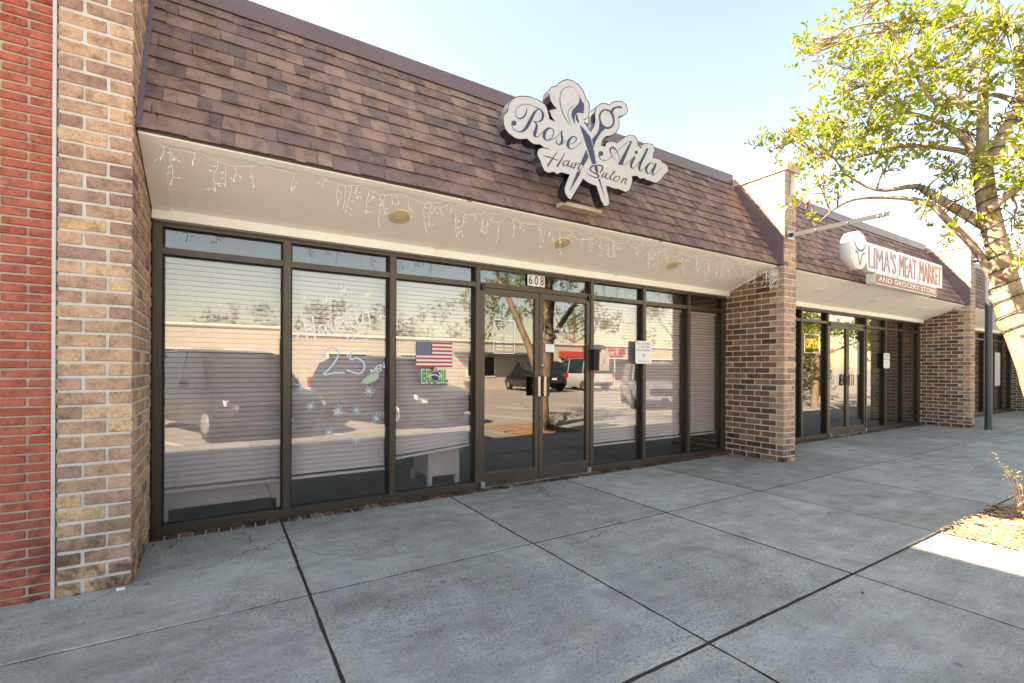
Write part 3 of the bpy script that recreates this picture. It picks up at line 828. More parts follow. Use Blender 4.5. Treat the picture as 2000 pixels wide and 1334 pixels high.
# ================================================================== SALON SIGN (outline drawn on its own vertical plane)
SY = -1.0
Z1 = (970, 150, 8.894); Z2 = (1040, 150, 8.895); Z3 = (1150, 250, 11.119); Z4 = (1040, 280, 10.0); Z6 = (950, 130, 4.447)
SO = at(1140, 290, SY)                     # sign centre
def z3(Z, dy=0.0):
    def f(x, y):
        p = at(Z[0] + x/Z[2], Z[1] + y/Z[2], SY); return Vector((p.x - SO.x, dy, p.z - SO.z))
    return f
outline = [(Z1, [(110,700),(125,660),(185,605),(190,540),(210,470),(250,405),(310,360),(400,338),(500,338),(600,355),(700,395),(780,440),(835,475),(865,525),(885,590),(920,735),(1000,775),(945,690),(915,600),(925,575),(1035,553),(985,500),(935,425),(908,320),(912,230),(950,180),(1035,162),(1080,105),(1150,62),(1220,48),(1310,65),(1400,120),(1480,210),(1530,310)]),
  (Z2, [(925,380),(975,440),(990,510),(980,600),(975,690),(945,730),(890,745),(905,800),(1010,955),(1060,870),(1085,790),(1080,640),(1095,560),(1130,500),(1190,465),(1260,462),(1330,487),(1390,440),(1470,422),(1550,428),(1620,480),(1650,560),(1640,630),(1600,665),(1500,690),(1505,850),(1480,930),(1430,990),(1370,1020),(1270,1040),(1220,1095),(1190,1185)]),
  (Z3, [(345,405),(370,325),(450,285),(530,290),(610,325),(700,250),(800,185),(900,148),(970,160),(1030,220),(1060,300),(1062,375),(1130,440),(1140,395),(1180,350),(1240,325),(1370,352),(1410,410),(1432,490),(1400,560),(1385,635),(1560,690),(1590,740),(1710,815),(1725,935),(1650,1010),(1560,1130),(1480,1195),(1420,1190),(1350,1160),(1250,1130),(1190,1095),(1100,1100),(1030,1040),(935,1050)]),
  (Z4, [(1950,720),(1930,830),(1890,920),(1830,955),(1750,925),(1680,895),(1600,890),(1440,830),(1450,900),(1490,1060),(1505,1170),(1470,1220),(1430,1230),(1380,1210),(1330,1110),(1240,830),(1180,815),(1080,770),(990,695),(745,1105),(680,1060),(625,960),(620,880),(650,780),(720,610),(560,570),(480,605),(410,560),(310,580),(230,540),(175,440),(150,350),(95,250),(85,180),(110,110),(200,85)]),
  (Z1, [(905,1252),(820,1235),(750,1180),(650,1175),(590,1140),(530,1080),(400,1090),(300,1060),(200,980),(140,900),(115,800)])]
out2 = []
for Z, pts in outline:
    f = z3(Z)
    for p in pts:
        q = f(*p); out2.append((q.x, q.z))
ssign = empty('salon_sign', SO, 0, 'grey scissors-shaped Rose Aila Hair Salon sign with navy script on the roof', 'sign')
me = polymesh(out2, lambda x, z: (x, 0.0, z), .10, (0, -1, 0))
for p in me.polygons: p.use_smooth = False
me.materials.append(M['sign_return']); me.materials.append(M['sign_face'])
for p in me.polygons:
    p.material_index = 1 if p.normal.y < -.9 else 0
link('cabinet', me, None, ssign)
tr = MB(); oo = [Vector((x, -.001, z)) for x, z in out2]; tr.tube(oo + [oo[0]], .0035, 6, cap=False); tr.build('edge_trim', M['sign_return'], ssign)
def strokes(name, mat, items, dy=-.002):
    mb = MB()
    for Z, rows in items:
        f = z3(Z, dy)
        if rows[0] == 'poly': mb.add([f(*p) for p in rows[1]], [tuple(range(len(rows[1])))])
        elif rows[0] == 'dot': disc(mb, rows[1], rows[2], rows[3], f, 18, ry=rows[3] if len(rows) < 5 else rows[4])
        elif rows[0] == 'loop': ribbon(mb, rows[1], f, 5, True)
        else: ribbon(mb, rows, f, 6)
    # small offsets so that crossing strokes never share a plane
    o = mb.build(name, M[mat], ssign); return o
_k = [0]
def letter(name, mat, items):
    for it in items:
        _k[0] += 1
        strokes(name, mat, [it], -.002 - .00012 * (_k[0] % 12))
letter('letter_r', 'navy', [(Z1, [(522,530,3),(518,590,14),(495,660,24),(450,710,28),(400,728,20),(350,705,10),(325,650,8),(335,575,8),(380,515,8),(450,485,8),(540,480,8),(620,502,9),(700,540,11),(760,575,20),(795,630,36),(800,690,42),(780,745,36),(740,775,22),(690,783,12),(640,770,8)]),
   (Z1, [(775,560,7),(715,568,16),(660,615,38),(610,700,52),(560,800,58),(510,885,54),(460,935,40),(410,955,22),(350,948,10),(295,912,9),(265,865,10),(262,820,16)]), (Z1, ['dot', 298, 805, 44]),
   (Z1, [(635,770,6),(678,800,20),(690,870,42),(668,950,56),(655,1005,50),(680,1045,22),(730,1025,9),(800,955,8),(850,910,6)])])
letter('letter_o', 'navy', [(Z1, ['loop', [(935,893,16),(880,905,38),(832,965,50),(820,1040,48),(850,1095,24),(900,1100,12),(950,1060,12),(980,995,14),(985,930,14)]]), (Z1, [(905,1080,16),(950,1093,10),(1020,1060,8),(1080,1000,8),(1135,935,8)])])
letter('letter_s', 'navy', [(Z1, [(1135,935,8),(1122,1000,26),(1135,1070,38),(1128,1135,38),(1090,1175,22),(1050,1165,14),(1030,1130,16),(1045,1112,22)]), (Z1, [(1090,1183,12),(1150,1160,8),(1215,1100,8)])])
letter('letter_e', 'navy', [(Z1, [(1240,1172,7),(1320,1158,9),(1372,1110,14),(1375,1060,16),(1340,1038,16),(1290,1060,30),(1245,1125,44),(1232,1185,44),(1255,1238,26),(1300,1254,12),(1370,1230,8),(1430,1170,7),(1490,1115,5)])])
letter('woman_profile', 'navy', [(Z1, ['poly', [(1430,300),(1445,350),(1465,400),(1490,445),(1520,475),(1510,490),(1518,510),(1508,520),(1518,540),(1508,560),(1515,580),(1505,600),(1510,632),(1470,630),(1420,618),(1380,640),(1352,690),(1347,750),(1365,830),(1325,760),(1300,690),(1300,630),(1320,570),(1370,520),(1420,460),(1441,400)]])])
letter('hair_strand', 'dark_brown', [(Z1, [(1340,187,3),(1260,172,9),(1180,192,8),(1120,260,8),(1098,360,8),(1100,460,9),(1122,560,9),(1165,670,9),(1215,760,8),(1290,845,3)]), (Z1, [(1350,490,5),(1285,540,8),(1242,605,9),(1237,685,8),(1275,795,3)])])
letter('hair_strand', 'hairline', [(Z1, [(1020,280,2),(992,330,4),(1020,400,4),(1080,460,4),(1150,500,4),(1220,495,4),(1270,450,3),(1285,410,2)]), (Z1, [(1340,187,3),(1390,240,4),(1400,300,3)]), (Z1, [(1020,670,3),(1080,690,4),(1130,665,3)])])
letter('scissor_blade', 'navy', [(Z2, ['poly', [(755,655),(772,650),(806,785),(792,808),(745,730)]]), (Z6, ['poly', [(808,505),(835,530),(900,610),(925,700),(952,845),(918,848),(880,730),(845,620)]]), (Z4, ['poly', [(1280,690),(1310,688),(1418,1092)]]),
   (Z4, ['poly', [(1045,122),(1062,190),(1095,265),(987,450),(933,395)]]), (Z4, ['poly', [(868,556),(945,530),(902,640),(718,942),(800,720)]]),
   (Z2, ['poly', [(1160,800),(1240,868),(1252,912),(1180,975),(1100,1110),(1058,1222),(1030,1090),(1120,980),(1155,900)]])])
letter('scissor_ring', 'navy', [(Z2, ['loop', [(1250,575,26),(1192,612,26),(1162,690,26),(1175,780,30),(1215,850,36),(1280,890,34),(1350,880,30),(1400,820,28),(1408,740,28),(1385,660,36),(1340,602,30),(1290,580,26)]]), (Z2, [(1365,620,46),(1400,562,38),(1450,532,30),(1510,525,28),(1542,540,26)])])
letter('pivot_screw', 'sign_white', [(Z2, ['dot', 972, 1145, 20])])
letter('letter_h', 'dark_brown', [(Z4, [(478,165,10),(300,432,36)]), (Z4, [(630,195,10),(482,445,36)]), (Z4, [(215,245,10),(330,272,20),(420,308,14),(500,330,9)])])
letter('letter_a', 'dark_brown', [(Z4, [(705,348,16),(640,345,14),(592,392,22),(605,435,20),(655,425,14),(705,365,12)]), (Z4, [(718,340,18),(685,425,26),(720,452,14),(765,420,8)])])
letter('letter_i', 'dark_brown', [(Z4, [(775,392,18),(748,468,24),(795,470,9)]), (Z4, ['dot', 800, 380, 9])])
letter('letter_r', 'dark_brown', [(Z4, [(848,375,16),(805,490,20)]), (Z4, [(840,430,10),(890,395,14),(930,405,18),(885,495,24),(910,520,14),(985,455,7)])])
letter('letter_s', 'dark_brown', [(Z4, [(1320,570,22),(1368,490,24),(1345,440,20),(1260,430,22),(1170,447,28),(1122,492,28),(1150,550,22),(1240,590,26),(1288,638,26),(1260,668,20),(1180,655,16),(1100,610,10),(1048,570,5)]), (Z4, [(1238,480,62),(1252,540,44),(1272,572,16)])])
letter('letter_a', 'dark_brown', [(Z4, [(1450,585,14),(1400,585,14),(1350,640,22),(1372,665,14),(1430,620,12)]), (Z4, [(1455,590,16),(1422,668,24),(1470,688,12),(1502,650,8)])])
letter('letter_l', 'dark_brown', [(Z4, [(1500,652,8),(1590,575,12),(1605,545,13),(1580,552,13),(1530,640,20),(1512,702,20),(1552,708,9)])])
letter('letter_o', 'dark_brown', [(Z4, ['loop', [(1645,640,18),(1585,690,22),(1592,735,18),(1650,735,14),(1700,682,14),(1685,648,14)]])])
letter('letter_n', 'dark_brown', [(Z4, [(1782,680,16),(1725,772,22)]), (Z4, [(1740,740,9),(1800,690,14),(1838,702,18),(1800,760,22),(1812,800,13)])])
letter('letter_a', 'navy', [(Z3, ['poly', [(938,282),(898,300),(625,792),(722,806)]]), (Z3, [(925,288,12),(840,312,8),(740,390,8),(640,480,8),(540,580,8),(450,660,8),(370,705,9),(290,700,9),(232,652,12),(215,600,20)]), (Z3, ['dot', 258, 557, 52]),
   (Z3, [(656,690,6),(648,600,9),(610,520,12),(560,450,30),(500,428,36),(462,465,34),(467,530,22),(492,592,9),(535,662,6),(622,742,6)]), (Z3, [(720,800,9),(780,795,9),(840,760,9),(925,672,9)])])
letter('letter_i', 'navy', [(Z3, [(985,640,48),(932,740,52),(912,815,44),(935,878,18),(972,868,10),(1040,800,9),(1110,720,9)]), (Z3, ['dot', 1028, 528, 30, 40])])
letter('letter_l', 'navy', [(Z3, [(1262,462,48),(1190,620,54),(1122,760,54),(1092,865,48),(1112,935,22),(1160,915,10),(1225,850,9)])])
letter('letter_a', 'navy', [(Z3, [(1400,790,10),(1360,755,14),(1300,785,38),(1248,860,48),(1245,935,44),(1275,995,22),(1312,982,11),(1380,880,9),(1425,795,9)]), (Z3, [(1448,782,44),(1412,880,50),(1378,965,48),(1395,1025,22),(1432,1008,10),(1500,940,9),(1580,860,6)])])
for x in (-.62, .05, .55):
    MB().box(x-.02, x+.02, .1005, .36, .02, .06).build('mounting_bracket', M['black_metal'], ssign)
b0 = at(1098, 397, -.86) - SO; b1 = at(1172, 411, -.86) - SO
MB().box(b0.x, b1.x, b0.y-.02, b0.y+.09, b0.z-.018, b0.z+.018).build('bottom_rail', M['coping'], ssign)

# ================================================================== MARKET SIGN
MY = -1.12
msign = empty('market_sign', (9.9, MY, 2.95), 0, "round bull emblem with LIMA'S MEAT MARKET lettering on the far mansard", 'sign')
cx, cz, cr = -1.80, .10, .285
MB().lathe([(0, 0), (cr-.012, 0), (cr, .012), (cr, .15), (0, .15)], 40, (cx, 0, cz), axis='y').build('emblem_disc', M['sign_white'], msign)
def emb(x, y): return Vector((cx + x*cr, -.003, cz + y*cr))
mb = MB(); ribbon(mb, [(-.62,.36,.05),(-.45,.12,.10),(-.2,-.0,.13),(0,-.03,.14),(.2,0,.13),(.45,.12,.10),(.62,.36,.05)], emb, 5)
ribbon(mb, [(-.48,-.12,.13),(-.28,-.16,.10),(-.2,-.3,.09),(0,-.78,.10),(.2,-.3,.09),(.28,-.16,.10),(.48,-.12,.13)], emb, 4)
mb.build('bull_mark', M['print_grey'], msign)
mb = MB(); ribbon(mb, [(math.cos(a*math.pi/12)*.9, math.sin(a*math.pi/12)*.9, .02) for a in range(24)], lambda x, y: emb(x, y) - Vector((0, .0006, 0)), 2, True); mb.build('emblem_ring', M['hairline'], msign)
def fit_text(name, s, x0, x1, z, h, mat, ext, bold, y, par, org):
    me = text_mesh(s, 1.0, 0.0, 0.0, 'LEFT'); xs = [v.co.x for v in me.vertices]; ys = [v.co.y for v in me.vertices]
    w, hh, mx, my = max(xs)-min(xs), max(ys)-min(ys), min(xs), min(ys)
    bpy.data.meshes.remove(me)
    me = text_mesh(s, 1.0, ext, bold, 'LEFT')
    me.transform(Matrix.Translation((-mx, -my - hh/2, 0))); me.transform(Matrix.Diagonal(((x1-x0)/w, h/hh, 1, 1))); me.transform(FACE_S)
    o = link(name, me, M[mat], par); o.location = (x0-org[0], y-org[1], z-org[2]); return o
def capsule(x0, x1, zc, h, n=8, r=None):
    r = r or h/2; P = []
    for (cx_, cz_, a0) in ((x1-r, zc+h/2-r, 0), (x0+r, zc+h/2-r, 90), (x0+r, zc-h/2+r, 180), (x1-r, zc-h/2+r, 270)):
        for k in range(n+1): P.append((cx_ + r*math.cos(R(a0+90*k/n)), cz_ + r*math.sin(R(a0+90*k/n))))
    return P
OM = (9.9, MY, 2.95)
for wd, x0, x1 in (("LIMA'S", 8.44, 9.42), ("MEAT", 9.56, 10.26), ("MARKET", 10.40, 11.42)):
    link('letter_backing', polymesh(capsule(x0-.045-9.9, x1+.045-9.9, .05, .43, 4, .05), lambda x, z: (x, .022, z), .07, (0, -1, 0)), M['sign_white'], msign)
    fit_text('lettering', wd, x0, x1, 3.0, .35, 'market_letter', .004, 0.0, MY+.017, msign, OM)
MB().box(-1.45, 1.5, .112, .135, -.02, .08).build('raceway', M['sign_return'], msign)
me = polymesh(capsule(-1.25, 1.3, -.255, .165, r=.05), lambda x, z: (x, .02, z), .12, (0, -1, 0)); link('strapline_box', me, M['sign_white'], msign)
me = polymesh(capsule(-1.235, 1.285, -.255, .142, r=.04), lambda x, z: (x, .016, z), .003, (0, -1, 0)); link('strapline_face', me, M['market_panel'], msign)
fit_text('strapline', 'AND GROCERY STORE', 8.76, 11.1, 2.695, .075, 'sign_white', .001, .004, MY+.0118, msign, OM)
for x in (-2.0, -.9, .6): MB().box(x-.02, x+.02, .14, .44, .0, .04).build('mounting_bracket', M['galvanised'], msign)

# ================================================================== SMALL FITTINGS ON THE FRONT
def rplate(name, x0, x1, z0, z1, y, thick, r, mat, parent=None, org=(0, 0, 0)):
    me = polymesh(capsule(x0-org[0], x1-org[0], (z0+z1)/2-org[2], z1-z0, 5, r), lambda x, z: (x, y-org[1], z), thick, (0, -1, 0)); return link(name, me, M[mat], parent)
def no_loiter(x0, x1, z0, z1, y, label):
    r = empty('no_loitering_sign', ((x0+x1)/2, y, (z0+z1)/2), 0, label, 'sign', 'no loitering signs on the shop fronts'); og = r.location
    rplate('plate', x0, x1, z0, z1, y, .003, .03, 'sign_white', r, og)
    w = x1-x0; h = z1-z0
    for s, f, zz in (('NO LOITERING', .80, .38), ('AT ANY TIME', .66, .24), ('PRIVATE PROPERTY', .88, .09)):
        fit_text('lettering', s, x0+w*(1-f)/2, x1-w*(1-f)/2, z0+h*(.5+zz), h*.085, 'print_grey', .0004, 0, y-.0008, r, og)
    mb = MB(); cz_ = -h*.13; t = lambda a, b: Vector((a*w, -.0012, cz_ + b*h))
    disc(mb, 0, .055, .05, lambda a, b: t(a, b), 14, ry=.03); ribbon(mb, [(-.05, .01, .025), (.05, .01, .025), (.05, -.07, .025), (-.05, -.07, .025)], t, 2, True)
    mb.build('pictogram', M['hairline'], r)
    fit_text('lettering', 'PROHIBITED', x0+w*.16, x1-w*.16, z0+h*.1, h*.04, 'print_grey', .0004, 0, y-.0008, r, og)
no_loiter(4.585, 4.888, 1.335, 1.632, -.008, 'white no loitering plate on the salon mullion right of the mailbox')
no_loiter(11.97, 12.26, 1.30, 1.62, -.008, 'white no loitering plate on the meat market front')
no_loiter(16.42, 16.70, 1.30, 1.62, GY-.004, 'white no loitering plate on the third shop past the steel pole')
hn = empty('house_number', (3.04, .03, 2.262), 0, 'white plate with black 608 above the salon doors', 'house number')
for i, c in enumerate('608'):
    x0 = 2.926 + i*.079
    d = MB().box(x0-3.04, x0+.075-3.04, -.002, .008, -.066, .066).build('digit_tile', M['sign_white'], hn)
    fit_text('digit', c, x0+.014, x0+.061, 2.262, .10, 'print_black', .0005, .006, .0268, hn, (3.04, .03, 2.262))
mbx = empty('mailbox', (3.93, -.03, 1.4), 0, 'small black and steel mailbox on the glass right of the salon doors', 'mailbox')
b = MB(); b.hexa([(-.10, -.03, -.155), (.0, -.03, -.155), (.0, .08, -.155), (-.10, .08, -.155), (-.10, -.045, .10), (.0, -.045, .10), (.0, .08, .10), (-.10, .08, .10)]); b.build('body', M['black_metal'], mbx)
MB().hexa([(-.055, -.075, -.155), (.105, -.075, -.155), (.105, -.032, -.155), (-.055, -.032, -.155), (-.055, -.082, .07), (.105, -.082, .07), (.105, -.047, .07), (-.055, -.047, .07)]).build('newspaper_holder', M['stainless'], mbx)
MB().hexa([(-.104, -.075, .10), (.06, -.075, .10), (.06, .08, .10), (-.104, .08, .10), (-.104, -.03, .155), (.05, -.03, .155), (.05, .08, .165), (-.104, .08, .165)]).build('lid', M['galvanised'], mbx)
mb = MB(); tt = lambda x, y: Vector((.025 + x, -.0835 + y*.03, -.04 + y))
ribbon(mb, [(-.015, .04, .006), (.03, .04, .006)], tt); ribbon(mb, [(-.015, .055, .006), (.03, .055, .006)], tt); ribbon(mb, [(.01, .03, .008), (-.03, -.07, .006)], tt); ribbon(mb, [(.005, .0, .006), (.03, -.03, .006)], tt)
mb.build('printed_mark', M['sign_white'], mbx)
# flags on the third window
fo = (1.825, GY-.004, 1.40)
fl = empty('flag_sticker', fo, 0, 'stars and stripes flag stuck on the salon window', 'flag')
MB().box(-.194, .194, 0, .002, -.125, .125).build('field', M['flag_white'], fl)
for k in range(7):
    z1_ = .125 - k*2*.25/13
    MB().box(-.194 if k > 3 else -.028, .194, -.0008, -.0001, z1_-.25/13, z1_).build('stripe', M['flag_red'], fl)
ct = MB().box(-.194, -.028, -.0008, -.0001, .125-.25*7/13, .125).build('canton', M['flag_blue'], fl)
mb = MB()
for r_ in range(9):
    for c_ in range(6 if r_ % 2 == 0 else 5):
        disc(mb, -.181 + c_*.0277 + (0 if r_ % 2 == 0 else .0138), .113 - r_*.0137, .0052, lambda x, z: Vector((x, -.0012, z)), 5)
mb.build('star_field', M['flag_white'], ct)['kind'] = 'stuff'
bo = (1.832, GY-.004, 1.185)
bz = empty('flag_sticker', bo, 0, 'green and yellow BRASIL letter sticker under the striped flag', 'sticker')
fit_text('sticker_edge', 'BRASIL', 1.690, 1.975, 1.185, .128, 'flag_white', .0006, .06, GY-.003, bz, bo)
fit_text('lettering', 'BRASIL', 1.695, 1.970, 1.185, .118, 'flag_green', .0006, .03, GY-.0045, bz, bo)
mb = MB().add([(-.09, -.0022, 0), (0, -.0022, -.055), (.09, -.0022, 0), (0, -.0022, .055)], [(0, 1, 2, 3)]); mb.build('diamond', M['flag_yellow'], bz)
mb = MB(); disc(mb, 0, 0, .046, lambda x, z: Vector((x, -.003, z)), 22); g = mb.build('globe', M['globe_blue'], bz)
mb = MB(); ribbon(mb, [(-.044, .006, .010), (0, .016, .010), (.044, -.008, .010)], lambda x, z: Vector((x, -.0036, z)), 5); mb.build('band', M['flag_white'], g)
# painted haircut offer: brush strokes on the outside of the second pane
Z5 = (560, 550, 4.043); PY = GY - .0012
def z5(x, y, k=0.0):
    return at(Z5[0] + x/Z5[2], Z5[1] + y/Z5[2], PY - k)
wp = empty('painted_offer', (0, 0, 0), 0, 'hand painted Haircut 25 MEN offer on the second salon window', 'window painting')
def brush(name, mat, lst, w, k=0.0):
    for i, l in enumerate(lst):
        mb = MB(); ribbon(mb, [(x, y, w*random.uniform(.85, 1.1)) for x, y in l], lambda x, y: z5(x, y, k + i*.00008), 5 if len(l) > 2 else 1); mb.build(name, M[mat], wp)
brush('letter_h', 'window_paint_white', [[(130,298),(150,390),(172,482)], [(203,275),(215,370),(226,462)], [(150,388),(222,352)]], 14)
brush('letter_a', 'window_paint_white', [[(300,345),(265,348),(250,388),(272,415),(298,390),(304,342),(318,402),(345,398)]], 13)
brush('letter_i', 'window_paint_white', [[(352,325),(362,395)], [(345,296),(350,300)]], 13)
brush('letter_r', 'window_paint_white', [[(382,302),(400,392)], [(380,300),(422,286),(442,306),(420,336),(396,346),(450,366)]], 13)
brush('letter_c', 'window_paint_white', [[(508,276),(468,290),(458,328),(485,355),(522,345)]], 13)
brush('letter_u', 'window_paint_white', [[(548,270),(555,320),(577,336),(600,310),(600,264)]], 13)
brush('letter_t', 'window_paint_white', [[(610,250),(688,232)], [(645,243),(656,326)]], 13)
brush('underline', 'window_paint_white', [[(415,436),(500,398),(580,362)], [(475,452),(502,430),(578,412),(500,468),(640,452)]], 7)
brush('digit_two', 'window_paint_blue', [[(295,592),(308,548),(360,522),(402,548),(398,602),(350,672),(292,733),(370,722),(450,720)]], 13)
brush('digit_five', 'window_paint_blue', [[(640,540),(575,545),(512,550)], [(512,550),(500,612),(560,606),(606,640),(610,690),(570,727),(480,700)]], 12)
brush('dollar_mark', 'window_paint_white', [[(232,640),(200,632),(190,650),(215,662),(226,680),(190,684)], [(205,615),(215,705)]], 6)
brush('letter_m', 'window_paint_white', [[(672,736),(664,690),(685,716),(694,676),(708,716)]], 6)
brush('letter_e', 'window_paint_white', [[(736,660),(710,670),(720,710),(746,700)], [(716,690),(736,682)]], 6)
brush('letter_n', 'window_paint_white', [[(746,700),(740,652),(772,682),(765,640)]], 6)
mb = MB().add([z5(*p, .0004) for p in [(580,802),(610,765),(650,735),(728,712),(722,765),(690,790),(640,808)]], [tuple(range(7))]); mb.build('brush_patch', M['window_paint_green'], wp)
rr = random.Random(21)
for i, (x, y) in enumerate([(140,130),(312,150),(455,70),(640,100),(740,275),(85,435),(118,818),(188,985),(405,1015),(550,1015),(705,1080),(335,1190),(545,1240),(650,865)]):
    mb = MB(); a0 = rr.uniform(0, 1)
    for k in range(4):
        a = a0 + k*math.pi/4; l = rr.uniform(30, 48)
        ribbon(mb, [(x-math.cos(a)*l, y-math.sin(a)*l, 5), (x+math.cos(a)*l, y+math.sin(a)*l, 5)], lambda u, v: z5(u, v, .0002*k))
    mb.build('snowflake', M['window_paint_white' if i < 6 else 'window_paint_blue'], wp)
# lettering on the doors
dy_ = .0255
dd = empty('door_lettering', (2.62, dy_, 1.62), 0, 'white framed opening hours lettering on the left salon door', 'lettering')
mb = MB(); q = lambda x, z: Vector((x, 0, z))
for a, b_ in (((-.13, .17), (.13, .17)), ((.13, .17), (.13, -.19)), ((.13, -.19), (-.13, -.19)), ((-.13, -.19), (-.13, .17))): ribbon(mb, [(*a, .008), (*b_, .008)], q)
mb.build('frame_line', M['window_paint_white'], dd)
for s, z_, f in (('SALON', .115, .6), ('HOURS', .06, .45)): fit_text('lettering', s, 2.62-.13*f, 2.62+.13*f, 1.62+z_, .026, 'window_paint_white', .0003, 0, dy_, dd, (2.62, dy_, 1.62))
mb = MB()
for k in range(5):
    z_ = .0 - k*.037
    for (a, b_) in ((-.10, -.02), (.01, .10)): ribbon(mb, [(a, z_, .010), (b_, z_, .010)], q)
mb.build('print_lines', M['window_paint_white'], dd)
de = empty('door_lettering', (3.42, dy_, 1.62), 0, 'white Hair Beauty Salon lettering on the right salon door', 'lettering')
for s, z_, x0, x1 in (('Hair &', .11, -.10, .08), ('Beauty', .035, -.10, .10), ('SALON', -.045, -.12, .14)): fit_text('lettering', s, 3.42+x0, 3.42+x1, 1.62+z_, .05, 'window_paint_white', .0003, -.004, dy_, de, (3.42, dy_, 1.62))
nt = empty('paper_notice', (3.235, dy_, 1.50), 0, 'small pale printed notice taped inside the right salon door', 'notice')
MB().box(-.062, .062, 0, .001, -.045, .045).build('sheet', M['sign_white'], nt)
mb = MB()
for k in range(4): ribbon(mb, [(-.048, .028-k*.018, .005), (.045, .028-k*.018, .005)], lambda x, z: Vector((x, -.0004, z)))
mb.build('print_lines', M['window_paint_blue'], nt)
# recessed lights in the soffits
def can(x, lab, y=-.44, mat='lamp_cream', grp='recessed lights in the soffits'):
    z = 2.688 + (y+.782)*(2.424-2.688)/(.724) - .003
    r = empty('recessed_light', (x, y, z), 0, lab, 'ceiling light', grp); r.rotation_euler = (math.atan2(2.424-2.688, .724), 0, 0)
    MB().lathe([(.062, .0), (.088, -.006), (.094, -.001), (.094, .003), (.062, .003)], 28).build('trim_ring', M[mat], r)
    MB().lathe([(.0, .0), (.03, -.001), (.058, -.002), (.062, .001)], 24).build('lens', M[mat], r)
can(1.30, 'cream recessed light in the salon soffit nearest the red brick wall'); can(3.02, 'cream recessed light in the salon soffit left of the doorway number', -.47); can(4.80, 'cream recessed light in the salon soffit nearest the middle pier')
for x, l in ((8.35, 'white ring light in the market soffit, leftmost'), (10.4, 'white ring light in the market soffit above the doors'), (12.6, 'white ring light in the market soffit, rightmost')): can(x, l, -.44, 'trim_paint')
# icicle lights hanging from the eave
ic = empty('icicle_light_string', (0, 0, 0), 0, 'white wire icicle lights hanging along the salon eave', 'string lights')
rr = random.Random(31)
wire = MB(); bulbs = MB()
def drop(p, L):
    pts = [p]; q = Vector(p); n = max(2, int(L/.035)); dx = rr.uniform(-.3, .3)
    for k in range(n):
        q = q + Vector((rr.uniform(-.016, .016) + dx*.012, rr.uniform(-.008, .008), -L/n)); pts.append(q.copy())
        if rr.random() < .8:
            e = q + Vector((rr.uniform(-.03, .03), rr.uniform(-.012, .012), rr.uniform(-.028, .006)))
            wire.tube([q, (q+e)/2 + Vector((0, 0, .004)), e], .0016, 4); bulbs.tube([e, e + (e-q).normalized()*.016], [.0042, .0022], 5)
    wire.tube(pts, .0018, 4)
    bulbs.tube([q, q + Vector((0, 0, -.018))], [.0042, .0022], 5)
for x, xe, zo in ((-.34, 6.42, 0.0), (1.4, 6.42, -.015)):
  while x < xe:
      span = rr.uniform(.22, .42); sag = rr.uniform(.01, .09); n = 7
      yb_ = -.74 + rr.uniform(-.01, .02)
      pts = []
      for k in range(n+1):
          t = k/n; pts.append(Vector((x + span*t, yb_ + rr.uniform(-.006, .006), 2.655 + zo - sag*4*t*(1-t) + rr.uniform(-.006, .006))))
      wire.tube(pts, .0019, 5)
      for k in range(1, n):
          if rr.random() < .52: drop(pts[k], rr.choice((.05, .09, .14, .2)) * rr.uniform(.8, 1.2))
      x += span
for k in range(34):                       # bunched end by the middle pier
    p = Vector((6.33 + rr.uniform(-.1, .1), -.76 + rr.uniform(-.08, .05), 2.63 + rr.uniform(-.03, .02))); drop(p, rr.uniform(.08, .24))
wire.build('wire', M['wire_white'], ic)['kind'] = 'stuff'; bulbs.build('bulbs', M['bulb'], ic)['kind'] = 'stuff'
# steel arms and boxes on the piers
def arm(x, z, L, lab, yst=-.88):
    r = empty('steel_outrigger', (x, yst, z), 0, lab, 'outrigger', 'steel arms sticking out from the piers')
    d = Vector((.045, -1, .0)).normalized()
    a = Vector((0, 0, 0)); b = d * L; u = Vector((0, 0, .05)); s = Vector((.05, .004, 0))
    t1, t2 = Vector((.005, 0, 0)), Vector((0, 0, .005))
    MB().hexa([a, a+t1, b+t1, b, a+u, a+u+t1, b+u+t1, b+u]).build('web', M['arm_paint'], r)
    MB().hexa([a+u, a+u+s, b+u+s, b+u, a+u+t2, a+u+s+t2, b+u+s+t2, b+u+t2]).build('flange', M['arm_paint'], r)
    MB().box(-.06, .11, -.012, .0, -.03, .09).build('base_plate', M['galvanised'], r)
    for f in (.3, .62, .9, .95): MB().lathe([(0, 0), (.012, 0), (.012, .008), (0, .008)], 8, tuple(a.lerp(b, f) + Vector((-.008, 0, .025))), axis='x').build('bolt', M['aluminium'], r)
arm(6.60, 3.07, 1.12, 'long bare steel arm sticking out from the middle pier')
arm(14.05, 3.62, 1.0, 'bare steel arm on the pier behind the steel pole')
wb = empty('conduit_box', (6.66, YF+.005, 3.80), 0, 'small white metal bracket at the top of the middle pier', 'bracket')
MB().hexa([(-.045, -.05, -.16), (.03, -.05, -.16), (.03, .0, -.16), (-.045, .0, -.16), (-.02, -.06, .13), (.055, -.06, .13), (.055, .0, .13), (-.02, .0, .13)]).build('plate', M['white_plastic'], wb)
MB().tube([(.03, -.04, .06), (.3, -.06, .03)], .012, 8).build('stub_pipe', M['white_plastic'], wb)
cm = empty('security_camera', (13.80, -.70, 2.60), 0, 'white security camera under the market eave by the far pier', 'camera')
MB().tube([(0, .06, .04), (0, 0, 0), (-.05, -.08, -.01)], [.03, .034, .034], 12).build('body', M['white_plastic'], cm); MB().lathe([(0, 0), (.024, 0), (.024, .01)], 12, (-.053, -.09, -.011), axis='y').build('lens', M['print_black'], cm)
MB().tube([(0, .05, .03), (0, .07, .08)], .015, 8).build('mount', M['white_plastic'], cm)
